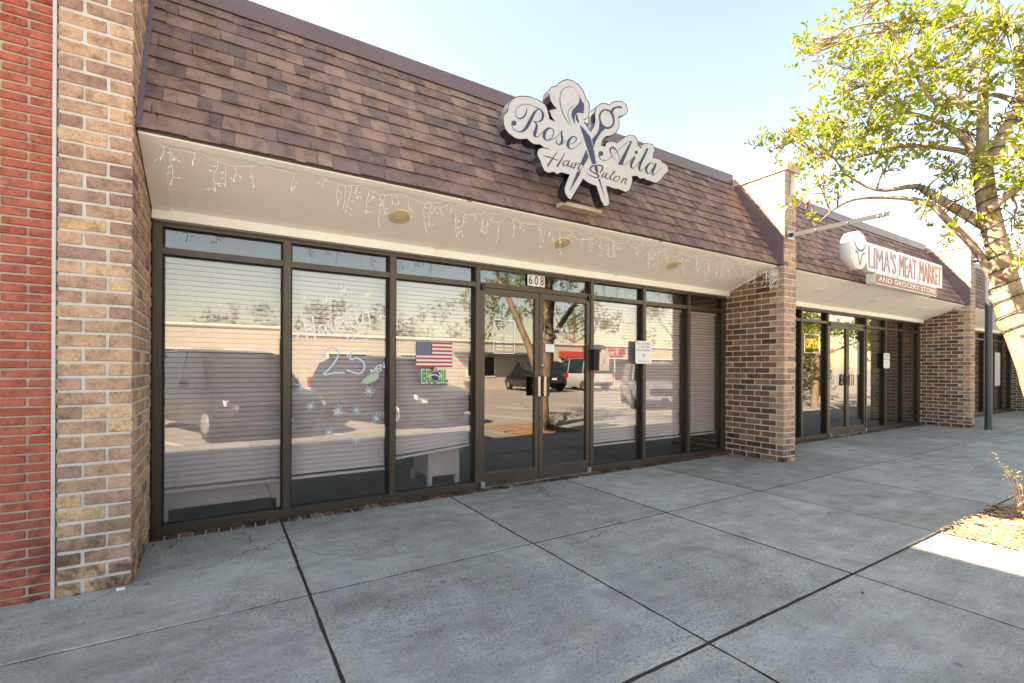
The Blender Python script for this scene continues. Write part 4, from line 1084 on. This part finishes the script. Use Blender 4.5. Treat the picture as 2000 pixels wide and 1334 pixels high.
# lamp pole
lp = empty('steel_pole', (13.93, -1.16, 0), 0, 'dark painted steel pole standing before the far pier', 'pole')
MB().tube([(0, 0, 0), (0, 0, 2.0), (0, 0, 4.35)], [.061, .060, .059], 20).build('shaft', M['pole_paint'], lp)
MB().lathe([(.0, .03), (.05, .03), (.072, .0)], 20, (0, 0, 4.345)).build('cap', M['pole_paint'], lp)
# open sign, posters
op = empty('open_sign', (9.22, .09, 1.74), 0, 'lit yellow OPEN sign in the meat market window', 'sign')
MB().box(-.26, .26, .012, .03, -.17, .17).build('back_panel', M['dark_glass'], op)
P = capsule(-.26, .26, 0, .34, 4, .04); tb = MB(); pp = [Vector((a, 0, b_)) for a, b_ in P]; tb.tube(pp+[pp[0]], .009, 6, cap=False); tb.build('border_tube', M['neon_white'], op)
fit_text('lettering', 'OPEN', 8.99, 9.45, 1.74, .18, 'neon_yellow', .006, .0, .085, op, (9.22, .09, 1.74))
def poster(x, z, w, h, mat, lab, y=.045, bands=()):
    r = empty('poster', (x, y, z), 0, lab, 'poster'); MB().box(-w/2, w/2, 0, .002, -h/2, h/2).build('sheet', M[mat], r)
    mb = MB(); t = lambda a, b_: Vector((a*w/2, -.0006, b_*h/2))
    ribbon(mb, [(-.12, .78, .05), (0, .62, .05), (.12, .78, .05)], t, 2)
    for b_ in bands: ribbon(mb, [(-.7, b_, .035), (.7, b_, .035)], t)
    mb.build('print_lines', M['flag_white'], r)
poster(10.03, 1.50, .36, .72, 'poster_rose', 'rose coloured price poster on the left market door', bands=(.42, .3, .1, 0, -.1, -.2, -.3, -.4, -.5))
poster(10.80, 1.50, .36, .66, 'poster_pale', 'pale bull poster on the right market door', bands=(-.2, -.45))
poster(10.68, .98+.22, .13, .18, 'sign_white', 'small white notice below the pale poster on the market door')
ds = empty('dollar_decal', (16.0, GY-.003, 1.25), 0, 'mint green dollar decal on the third shop window', 'decal')
mb = MB(); ribbon(mb, [(.18,.3,.13),(0,.45,.15),(-.17,.27,.15),(0,.02,.16),(.17,-.25,.15),(0,-.45,.15),(-.18,-.3,.13)], lambda x, z: Vector((x, 0, z)), 5); ribbon(mb, [(0, .62, .07), (0, -.62, .07)], lambda x, z: Vector((x, -.0008, z))); mb.build('mark', M['mint'], ds)
poster(20.0, 1.3, .5, 1.0, 'poster_pale', 'tall pale poster in the last window of the third shop')
poster(16.6, .45, .7, .7, 'poster_blue', 'blue printed poster low in the third shop window')
# litter
def leaf_bit(x, y, s, a, lab):
    o = MB().add([(-s, 0, .002), (0, s*.4, .008), (s, 0, .003), (0, -s*.4, .004), (0, 0, .014)], [(0, 1, 4), (1, 2, 4), (2, 3, 4), (3, 0, 4)]).build('fallen_leaf', M['leaf_litter'])
    o.location = (x, y, .002); o.rotation_euler = (0, 0, a); tag(o, lab, 'leaf', 'fallen leaves on the sidewalk')
def gp(x, y):
    d = ray(x, y); t = -CAM.z/d.z; return CAM + d*t
for x, y, s, a, l in ((1684, 1160, .018, .3, 'curled brown leaf on the slab in front of the tree bed'), (803, 1012, .012, 1.1, 'tiny brown leaf on the slab before the flag window'), (300, 1066, .02, 2.0, 'brown leaf lying on the sill bricks by the tan pier'), (150, 1163, .022, .1, 'brown leaf at the foot of the tan brick pier'), (60, 1178, .018, .5, 'dry leaf at the foot of the red brick wall')):
    p = gp(x, y); leaf_bit(p.x, p.y, s, a, l)
p = gp(236, 1152); ch = MB().box(-.02, .02, -.006, .006, 0, .012).build('paper_scrap', M['sign_white']); ch.location = (p.x, p.y-.005, .002); tag(ch, 'white paper scrap at the corner of the tan pier', 'litter')
rr = random.Random(77)
for x, y, l in ((333, 1070, 'tiny green weed growing in the sill bricks by the tan pier'), (116, 1164, 'tiny green weed at the foot of the grey caulk line')):
    p = gp(x, y); mb = MB()
    for k in range(14):
        a = rr.uniform(0, 6.28); d = Vector((math.cos(a), math.sin(a), rr.uniform(.3, 1.4))).normalized() * rr.uniform(.015, .035); n = Vector((-math.sin(a), math.cos(a), 0)) * .005
        mb.add([Vector((0, 0, 0)), d*.5+n, d, d*.5-n], [(0, 1, 2, 3)], tone=rr.uniform(.1, .6))
    o = mb.build('weed', M['myrtle_leaf']); o.location = (p.x, p.y, .004); tag(o, l, 'weed')

# ================================================================== CRAPE MYRTLE
def leaf_cloud(blobs, per, size, rr, flat=0.75):
    """blobs (centre, radius) -> folded leaves gathered on short twigs; returns verts, faces, tones, twig segments"""
    V, Fc, T, tw = [], [], [], []
    for c, rad in blobs:
        c = Vector(c)
        for _ in range(max(2, int(per*rad*rad*9))):
            # a sprig: start point within the blob, growing outward
            d = Vector((rr.gauss(0, 1), rr.gauss(0, 1), rr.gauss(0, 1)*flat)).normalized()
            p = c + d * rad * (rr.random() ** .5) * rr.uniform(.55, 1.1)
            g = (d + Vector((rr.uniform(-.6, .6), rr.uniform(-.6, .6), rr.uniform(-.3, .7)))).normalized()
            L = rr.uniform(.09, .2)
            tw.append((p - g*.06, p + g*L*.9))
            bt = rr.random()
            for k in range(rr.randint(7, 11)):
                q = p + g * (L*k/9.0)
                s = g.cross(Vector((rr.uniform(-1, 1), rr.uniform(-1, 1), rr.uniform(-1, 1))))
                if s.length < .05: continue
                s = (s.normalized() + g*rr.uniform(.2, .8)).normalized()
                l = size * rr.uniform(.65, 1.2); w = l * rr.uniform(.36, .5)
                n = s.cross(g); n = n.normalized() if n.length > .01 else Vector((0, 0, 1))
                b = s.cross(n).normalized()
                fold = n * w * .35
                k0 = len(V)
                V += [q, q + s*l*.5 + b*w*.5 + fold, q + s*l + n*l*rr.uniform(-.15, .15), q + s*l*.5 - b*w*.5 + fold]
                Fc += [(k0, k0+1, k0+2), (k0, k0+2, k0+3)]
                t = min(.99, max(.01, bt*.55 + rr.random()*.45)); T += [t, t]
    return V, Fc, T, tw
def add_cloud(name, cloud, mat, parent, kind='stuff'):
    V, Fc, T, _ = cloud
    me = bpy.data.meshes.new(name); me.from_pydata([tuple(v) for v in V], [], Fc)
    a = me.attributes.new('tone', 'FLOAT', 'FACE'); a.data.foreach_set('value', T); me.update()
    o = link(name, me, M[mat], parent)
    if kind: o['kind'] = kind
    return o
rr = random.Random(101)
TB = Vector((5.62, -3.50, 0))
def dep(x): return 5.55 - max(0.0, (1935 - x)) / 435.0 * 1.1 + max(0.0, (x - 1935)) * .001
def tp(x, y, off=0.0): return atx(x, y, dep(x) + off) - TB
tree = empty('crape_myrtle', TB, 0, 'crape myrtle with peeling tan bark and fresh yellow-green leaves in the mulch bed', 'tree')
def limb(name, pts, rad, par=tree, n=10):
    q = smooth_path([(*p, r) for p, r in zip(pts, rad)], 4)
    mb = MB(); mb.tube([p[:3] for p in q], [max(.003, p[3]*(1 + .05*noise.noise(Vector(p[:3])*9))) for p in q], n)
    return mb.build(name, M['bark'], par)
fork = Vector((.0, .04, .72))
A1 = tp(1998, 655); A2 = tp(1970, 585)
trunk = limb('trunk', [Vector((0, 0, -.05)), Vector((.02, .03, .35)), fork, tp(2030, 745), A1, A2, tp(1952, 500), tp(1932, 420), tp(1921, 350), tp(1917, 305)], [.15, .12, .12, .112, .108, .10, .078, .072, .068, .072], n=16)
limb('burl', [A2 + Vector((.02, .0, -.03)), tp(1948, 568), tp(1934, 568)], [.09, .075, .045], trunk)
limb('burl', [A1 + Vector((0, .02, .03)), tp(1964, 632), tp(1952, 624)], [.08, .06, .03], trunk)
LB = [
 ('limb', [(1919,311),(1919,225),(1922,150),(1937,75),(1945,10),(1955,-80)], [.055,.046,.042,.036,.03,.02], 0.0),
 ('limb', [(1938,312),(1971,232),(1990,199),(1992,131),(1982,67),(1967,34),(1940,0)], [.058,.05,.044,.038,.032,.028,.02], -.02),
 ('limb', [(1911,315),(1874,262),(1817,232),(1760,215),(1700,180)], [.045,.03,.022,.016,.008], .05),
 ('limb', [(1905,305),(1862,292),(1769,285),(1700,300),(1649,311),(1590,300)], [.038,.028,.022,.018,.013,.006], .1),
 ('limb', [(1925,440),(1862,405),(1817,379),(1787,364),(1712,371),(1650,340)], [.06,.05,.042,.03,.018,.008], .04),
 ('limb', [(1958,575),(1911,495),(1855,435),(1806,394),(1712,386),(1649,397),(1589,442)], [.05,.036,.034,.026,.016,.011,.004], .0),
 ('limb', [(1990,200),(1940,185),(1900,200),(1850,190),(1800,120)], [.03,.022,.018,.014,.006], .1),
 ('limb', [(1982,67),(1930,40),(1880,30),(1820,60),(1760,70)], [.026,.02,.016,.012,.006], .1),
 ('limb', [(1919,225),(1870,200),(1830,205),(1790,150),(1745,60),(1735,-20)], [.03,.022,.018,.014,.010,.006], -.15),
 ('limb', [(1930,410),(1985,370),(2030,330),(2080,300)], [.04,.03,.022,.012], -.1),
 ('limb', [(1960,545),(2000,500),(2050,440),(2090,380)], [.05,.04,.03,.02], -.15),
]
for nm, px, rad, off in LB: limb(nm, [tp(x, y, off + .15*k/len(px)) for k, (x, y) in enumerate(px)], [r_*.82 for r_ in rad], trunk, 8)
# stems reaching over the parking side (seen in the glass)
for pts, rad in (([fork, (.35, -.2, 1.5), (.5, -.5, 2.3), (.7, -.8, 3.1), (.8, -.9, 4.0)], [.10, .085, .07, .05, .02]), ([fork, (-.1, -.25, 1.6), (-.35, -.55, 2.5), (-.5, -.9, 3.3), (-.6, -1.0, 4.1)], [.09, .075, .06, .04, .02]), ([(.4, -.3, 1.8), (.9, .0, 2.7), (1.4, .3, 3.4)], [.06, .045, .02])):
    limb('limb', [Vector(p) for p in pts], rad, trunk, 8)
BP = [(1600,90,.17),(1590,105,.10),(1640,75,.18),(1720,55,.26),(1690,20,.12),(1800,40,.28),(1880,50,.28),(1960,50,.26),(1985,110,.20),(1665,125,.22),(1750,120,.28),(1830,130,.26),(1910,120,.18),(1700,185,.24),(1650,170,.16),(1765,205,.26),(1845,225,.22),(1890,180,.16),(1650,235,.18),(1610,240,.18),(1700,255,.26),(1560,268,.16),(1515,290,.13),(1530,255,.08),(1605,295,.22),(1660,310,.20),(1780,285,.22),(1730,330,.14),(1570,318,.12),(1600,360,.12),(1575,395,.10),(1640,380,.09),(1870,320,.16),(1890,260,.14),(1990,300,.22),(1980,360,.2),(1995,240,.16),(1830,395,.07),(1800,425,.06),(1865,345,.12),(1832,476,.075),(1975,430,.14),(1990,480,.10),(1885,380,.10)]
blobs = [(tp(x, y, rr.uniform(-.35, .3)), r) for x, y, r in BP]
cl = leaf_cloud(blobs, 50, .068, rr)
crown = add_cloud('crown', cl, 'myrtle_leaf', tree)
tw = MB()
nodes = []
for nm, px, rad, off in LB:
    ps = smooth_path([tp(x, y, off + .15*k/len(px)) for k, (x, y) in enumerate(px)], 5); nodes += [Vector(p) for p in ps[4:]]
for c, r in blobs:
    near = min(nodes, key=lambda q: (q-c).length)
    m = (near + c)/2 + Vector((rr.uniform(-.08, .08), rr.uniform(-.08, .08), rr.uniform(-.02, .1)))
    tw.tube([p[:3] for p in smooth_path([near, m, c], 4)], [.011 - .001*k for k in range(9)], 5)
    for _ in range(int(8 + r*36)):
        d = Vector((rr.gauss(0, 1), rr.gauss(0, 1), rr.gauss(0, .8))).normalized() * r * rr.uniform(.5, 1.15)
        tw.tube([m.lerp(c, rr.random()), c + d*.5 + Vector((0, 0, rr.uniform(-.03, .05))), c + d], [.006, .004, .002], 4)
for a, b in cl[3][::2]: tw.tube([a, b], [.0026, .0014], 3, cap=False)
tw.build('twigs', M['bark'], crown)['kind'] = 'stuff'
ob = []
for _ in range(34):
    a = rr.uniform(0, 6.28); r_ = rr.uniform(.3, 2.3)
    p = Vector((.4 + r_*math.cos(a)*.9, -.7 + r_*math.sin(a)*.8, rr.uniform(2.5, 4.6) - r_*.12))
    if p.y > -.1 and p.x < .3: continue
    ob.append((p, rr.uniform(.25, .4)))
add_cloud('crown', leaf_cloud(ob, 26, .075, rr), 'myrtle_leaf', tree)
# string light cable wound round the trunk and two limbs
sl = empty('tree_light_string', TB, 0, 'dark green string light cable wound around the crape myrtle', 'string lights')
def wind(pts, rad, turns):
    q = smooth_path([(*p, r) for p, r in zip(pts, rad)], 12); out = []
    for i, p in enumerate(q):
        c = Vector(p[:3]); d = (Vector(q[min(i+1, len(q)-1)][:3]) - Vector(q[max(i-1, 0)][:3])).normalized()
        a = d.orthogonal().normalized(); b = d.cross(a)
    out = []; N = turns*14
    for k in range(N+1):
        f = k/N*(len(q)-1); i = min(int(f), len(q)-2); t = f-i
        c = Vector(q[i][:3]).lerp(Vector(q[i+1][:3]), t); r = q[i][3]*(1-t)+q[i+1][3]*t
        d = (Vector(q[i+1][:3]) - Vector(q[i][:3])).normalized(); a = d.cross(Vector((0, 1, 0))).normalized(); b = d.cross(a)
        th = 2*math.pi*turns*k/N
        out.append(c + (a*math.cos(th) + b*math.sin(th))*(r*1.07+.004))
    return out
for pts, rad, tn in (([A1, A2, tp(1952, 500), tp(1932, 420), tp(1921, 350), tp(1917, 305)], [.108, .10, .078, .072, .068, .072], 15), ([tp(1925,440,.04), tp(1862,405,.07), tp(1817,379,.1), tp(1787,364,.12)], [.06, .05, .042, .03], 11), ([tp(1938,312,-.02), tp(1971,232), tp(1990,199,.02)], [.058, .05, .044], 7)):
    MB().tube(wind(pts, rad, tn), .0045, 5).build('cable', M['wire_green'], sl)
# shrub sprouting at the trunk foot
sh = empty('flowering_shrub', (5.55, -3.30, .02), 0, 'low shrub with pale pinkish sprigs beside the crape myrtle trunk', 'shrub')
mb = MB(); sb = []
for k in range(22):
    a = rr.uniform(0, 6.28); l = rr.uniform(.14, .3); e = Vector((.12 + math.cos(a)*l*.4, -.06 + math.sin(a)*l*.3, l*rr.uniform(.6, 1.0)))
    mb.tube([Vector((.1, -.05, 0)), e*.5 + Vector((.03, -.02, .03)), e], [.005, .004, .002], 5)
    for f in (.6, .8, 1.0): sb.append((e*f, .035))
for pxl in ((1958, 912), (1972, 922), (1985, 935), (1996, 950), (1990, 975), (1985, 990), (1998, 995), (2010, 940), (2015, 970)):
    c = at(pxl[0], pxl[1], -3.29) - Vector((5.55, -3.30, .02)); sb.append((c, .028)); mb.tube([Vector((.1, 0, 0)), c*.6 + Vector((.03, 0, .03)), c], [.004, .003, .002], 4)
mb.build('stems', M['bark'], sh); add_cloud('foliage', leaf_cloud(sb, 260, .03, rr), 'shrub_leaf', sh)

# ================================================================== ACROSS THE CAR PARK (seen in the glass)
def far_tree(x, y, h, r, lab, seed, mat='far_leaf', trunk_r=.14, per=7):
    rr_ = random.Random(seed); root = empty('tree', (x, y, LOT_Z), 0, lab, 'tree', 'trees beyond the car park')
    limb('trunk', [Vector((0, 0, -.1)), Vector((.1, .05, h*.3)), Vector((-.1, .1, h*.6)), Vector((.05, 0, h*.85))], [trunk_r*1.2, trunk_r, trunk_r*.7, trunk_r*.25], root, 8)
    bl_ = []
    for k in range(22):
        a = rr_.uniform(0, 6.28); q = rr_.random()**.5*r
        bl_.append((Vector((q*math.cos(a), q*math.sin(a), h*rr_.uniform(.45, .95) - q*.15)), r*rr_.uniform(.22, .36)))
    V, Fc, T, tws = leaf_cloud(bl_, per*.9/(r*r)*4, .16, rr_)
    add_cloud('crown', (V, Fc, T, tws), mat, root)
    for k in range(5):
        b = bl_[k][0]; limb('branch', [Vector((0, .05, h*.4)), b*.6 + Vector((0, 0, h*.15)), b], [trunk_r*.5, trunk_r*.3, .02], root, 6)
def bldg(name, lab, x0, x1, y0, y1, h, wins, mat='cream_wall', extra=None):
    root = empty(name, (0, 0, 0), 0, lab, 'building')
    MB().box(x0, x1, y0, y1, LOT_Z-.2, h).build('wall', M[mat], root)
    MB().box(x0-.08, x1+.08, y0-.08, y1+.1, h+.001, h+.14).build('parapet', M['trim_paint'], root)
    for (a, b, z0, z1) in wins:
        w = MB().box(a-.07, b+.07, y1+.001, y1+.06, z0-.07, z0); w.box(a-.07, b+.07, y1+.001, y1+.06, z1, z1+.07); w.box(a-.07, a, y1+.001, y1+.06, z0, z1); w.box(b, b+.07, y1+.001, y1+.06, z0, z1); w.box((a+b)/2-.025, (a+b)/2+.025, y1+.03, y1+.06, z0, z1)
        w = w.build('window', M['trim_paint'], root); MB().box(a, b, y1+.002, y1+.02, z0, z1).build('pane', M['dark_glass'], w)
    return root
opp = bldg('cream_building', 'long low cream building across the car park mirrored in the salon doors', 3.0, 36.0, -34, -22.6, 2.95,
   [(5.0, 7.0, .75, 2.0), (9.0, 10.6, .2, 2.0), (13.4, 15.3, .75, 2.0), (18.0, 19.6, .2, 2.0), (20.8, 23.4, .5, 1.95), (24.6, 27.6, .3, 2.0), (30, 33, .5, 2.0)])
aw = MB()
for k in range(14):
    x = 20.6 + k*.22; aw.hexa([(x, -22.55, 2.1), (x+.21, -22.55, 2.1), (x+.21, -21.7, 1.95), (x, -21.7, 1.95), (x, -22.55, 2.5), (x+.21, -22.55, 2.5), (x+.21, -21.75, 2.12), (x, -21.75, 2.12)])
aw.build('awning', M['awning_red'], opp)
MB().hexa([(12.4, -22.55, 2.15), (18.6, -22.55, 2.15), (18.6, -21.6, 2.1), (12.4, -21.6, 2.1), (12.4, -22.55, 2.3), (18.6, -22.55, 2.3), (18.6, -21.6, 2.16), (12.4, -21.6, 2.16)]).build('awning', M['awning_green'], opp)
cu = text_mesh('CUP', .95, .05, .01); cu.transform(Matrix.Diagonal((-1.0, 1, 1, 1))); cu.transform(Matrix.Rotation(R(180), 4, 'Z') @ FACE_S)
o = link('channel_letters', cu, M['flag_red'], opp); o.location = (26.2, -22.52, 2.5)
bldg('cream_building', 'cream gabled side wing of the low building across the car park', -3.5, 2.9, -44, -26.0, 3.5, [(-2.6, -1.4, .8, 2.2), (.2, 1.6, .8, 2.2)])
bldg('far_store', 'distant flat roofed store mirrored in the leftmost salon window', -34, -10, -70, -52, 5.0, [(-30, -26, .5, 3), (-22, -18, .5, 3), (-15, -12, .5, 3)])
bldg('far_store', 'distant low store left of the cream wing', -9, -4, -60, -48, 4.2, [(-8, -6, .5, 2.6)], 'coping')
for i, (x, y, h, r, l) in enumerate(((-22, -44, 8.5, 3.2, 'leafy tree in front of the distant flat roofed store'), (-36, -50, 9, 3.6, 'leafy tree at the far left of the car park'), (1, -47, 8, 3.4, 'tree rising behind the cream gabled wing'), (8, -37, 7.0, 3.0, 'tree behind the left end of the long cream building'), (14, -38, 7.5, 3.2, 'tree behind the middle of the long cream building'), (21, -37, 8.5, 3.6, 'tall tree behind the red awning'), (28, -30, 9.5, 4.2, 'broad tree behind the right end of the long cream building'), (38, -26, 9, 4.0, 'broad tree right of the long cream building'), (45, -18, 8, 3.6, 'tree at the far right end of the car park'))):
    far_tree(x, y, h, r, l, 300+i)
far_tree(17.0, -3.7, 4.6, 1.9, 'second crape myrtle farther along the sidewalk before the third shop', 350, 'myrtle_leaf', .1, 10)
far_tree(25.0, -3.9, 4.6, 1.9, 'third crape myrtle at the end of the sidewalk', 351, 'myrtle_leaf', .1, 8)
for x, l in ((22.0, 'clipped green hedge column nearer the market, at the kerb'), (23.6, 'clipped green hedge column farther along the kerb')):
    h = empty('hedge_column', (x, -6.6, LOT_Z), 0, l, 'hedge', 'hedge columns at the kerb'); rr_ = random.Random(int(x))
    add_cloud('foliage', leaf_cloud([(Vector((rr_.uniform(-.3, .3), rr_.uniform(-.3, .3), .2+k*.09)), .32) for k in range(24)], 26, .07, rr_), 'far_leaf', h)
    MB().tube([(0, 0, -.05), (0, 0, 1.6)], [.05, .02], 6).build('stem', M['bark'], h)
pot = empty('planter_pot', (13.0, -21.4, LOT_Z), 0, 'round pale planter pot before the long cream building', 'planter')
MB().lathe([(.0, .0), (.28, .0), (.42, .6), (.46, .6), (.46, .68), (.38, .68), (.36, .6), (0, .58)], 20).build('pot', M['terracotta'], pot)

# ------------------------------------------------------------------ parked cars
def car(x, y, rz, paint, lab, L=4.6, W=1.86, H=1.68, van=False):
    root = empty('parked_car', (x, y, LOT_Z), rz, lab, 'car', 'parked cars mirrored in the shop glass')
    hw = W/2
    def loft(name, secs, mat, par=root, sm=True):
        mb = MB(); n = len(secs[0]); vs = [p for s in secs for p in s]; fs = []
        for i in range(len(secs)-1):
            for k in range(n-1): fs.append((i*n+k, i*n+k+1, (i+1)*n+k+1, (i+1)*n+k))
        mb.add(vs, fs, smooth=sm); mb.add(secs[0], [tuple(range(n))]); mb.add(secs[-1], [tuple(reversed(range(n)))])
        return mb.build(name, M[mat], par, fix=True)
    # nose points to local +Y
    hood = .98 if not van else 1.12; belt = 1.02 if not van else 1.12
    st = [(-L/2, .55, .86, .80), (-L/2+.08, .36, belt-.05, .92), (-L/2+.5, .26, belt, 1.0), (0, .24, belt, 1.0), (L/2-1.35, .26, belt-.01, 1.0), (L/2-.7, .28, hood-.05, .98), (L/2-.2, .32, hood-.16, .92), (L/2, .42, .74, .80)]
    secs = []
    for yy, zl, zh, k in st:
        w = hw*k
        secs.append([(-w*.90, yy, zl), (-w, yy, zl+.16), (-w, yy, (zl+zh)/2), (-w*.965, yy, zh-.05), (-w*.86, yy, zh), (w*.86, yy, zh), (w*.965, yy, zh-.05), (w, yy, (zl+zh)/2), (w, yy, zl+.16), (w*.90, yy, zl)])
    body = loft('body', secs, paint)
    rear = -L/2+.12; g = [(rear, belt-.02, .90), (rear+.28, H-.12, .80), (rear+.6, H-.02, .78), (.1, H, .78), (.65, H-.06, .77), (L/2-1.15, belt-.03, .90)]
    secs = []
    for yy, zh, k in g:
        w = hw*k; zl = belt-.06; wb_ = hw*.95
        f = max(0.001, (zh-zl)/(H-zl)); wt = wb_ + (w-wb_)*f
        secs.append([(-wb_, yy, zl), (-wt, yy, zh-.04*f), (-wt*.9, yy, zh), (wt*.9, yy, zh), (wt, yy, zh-.04*f), (wb_, yy, zl)])
    cab = loft('cabin', secs, 'dark_glass')
    rsec = [[(-hw*k*.93, yy, zh+.004), (-hw*k*.86, yy, zh+.03), (hw*k*.86, yy, zh+.03), (hw*k*.93, yy, zh+.004)] for yy, zh, k in g[1:5]]
    loft('roof', rsec, paint)
    for s in (-1, 1):
        for yy in (-.02, -L/2+.95):
            MB().hexa([(s*hw*.93-.02, yy-.04, belt-.05), (s*hw*.93+.02, yy-.04, belt-.05), (s*hw*.93+.02, yy+.04, belt-.05), (s*hw*.93-.02, yy+.04, belt-.05), (s*hw*.78-.02, yy-.04, H-.03), (s*hw*.78+.02, yy-.04, H-.03), (s*hw*.78+.02, yy+.04, H-.03), (s*hw*.78-.02, yy+.04, H-.03)]).build('pillar', M[paint], cab)
        MB().hexa([(s*hw*.90-.03, L/2-1.2, belt-.03), (s*hw*.90+.03, L/2-1.2, belt-.03), (s*hw*.90+.03, L/2-1.1, belt-.03), (s*hw*.90-.03, L/2-1.1, belt-.03), (s*hw*.76-.03, .62, H-.06), (s*hw*.76+.03, .62, H-.06), (s*hw*.76+.03, .70, H-.06), (s*hw*.76-.03, .70, H-.06)]).build('pillar', M[paint], cab)
        MB().box(s*(hw+.01), s*(hw+.17), .72, .82, belt-.02, belt+.12).build('wing_mirror', M[paint], root)
        MB().hexa([(s*hw*.50, L/2-.13, .66), (s*hw*.90, L/2-.20, .66), (s*hw*.90, L/2-.30, .66), (s*hw*.50, L/2-.23, .66), (s*hw*.50, L/2-.12, .78), (s*hw*.92, L/2-.22, .80), (s*hw*.92, L/2-.32, .80), (s*hw*.50, L/2-.22, .78)]).build('headlight', M['sign_white'], root)
        MB().box(s*hw*.72, s*hw*.95, -L/2-.01, -L/2+.14, .85, 1.12).build('tail_light', M['tail_red'], root)
        for yy in (L/2-.88, -L/2+.85):
            w = MB().lathe([(.0, -.11), (.22, -.11), (.33, -.09), (.35, -.05), (.35, .05), (.33, .09), (.22, .11), (.0, .11)], 20, axis='x').build('wheel', M['tyre'], root); w.location = (s*(hw-.10), yy, .35)
            MB().lathe([(0, .115*s), (.05, .12*s), (.2, .114*s), (.21, .10*s)], 14, axis='x').build('rim', M['aluminium'], w)
    MB().box(-hw*.45, hw*.45, L/2-.10, L/2-.02+.03, .50, .72).build('grille', M['black_metal'], root)
    MB().box(-hw*.42, hw*.42, L/2+.0, L/2+.04, .73, .75).build('grille_bar', M['aluminium'], root)
    MB().box(-.16, .16, -L/2-.02, -L/2+.0, .72, .84).build('number_plate', M['sign_white'], root)
    return root
car(.15, -7.7, R(-20), 'paint_charcoal', 'dark sport utility car parked nose-in behind the photographer, mirrored in the leftmost window', 5.0, 2.0, 1.74)
car(3.75, -7.75, R(-20), 'paint_brown', 'dark brown car parked nose-in, mirrored behind the painted haircut price', 4.8, 1.95, 1.66)
car(13.8, -7.9, R(38), 'paint_silver', 'silver grey car facing the shops, mirrored right of the no loitering sign', 4.5, 1.85, 1.62)
car(16.4, -19.6, R(185), 'paint_black', 'black car parked tail-out before the long cream building', 4.9, 1.95, 1.82)
car(20.0, -19.6, R(182), 'paint_white', 'white van parked before the red awning', 5.0, 1.95, 2.0, True)
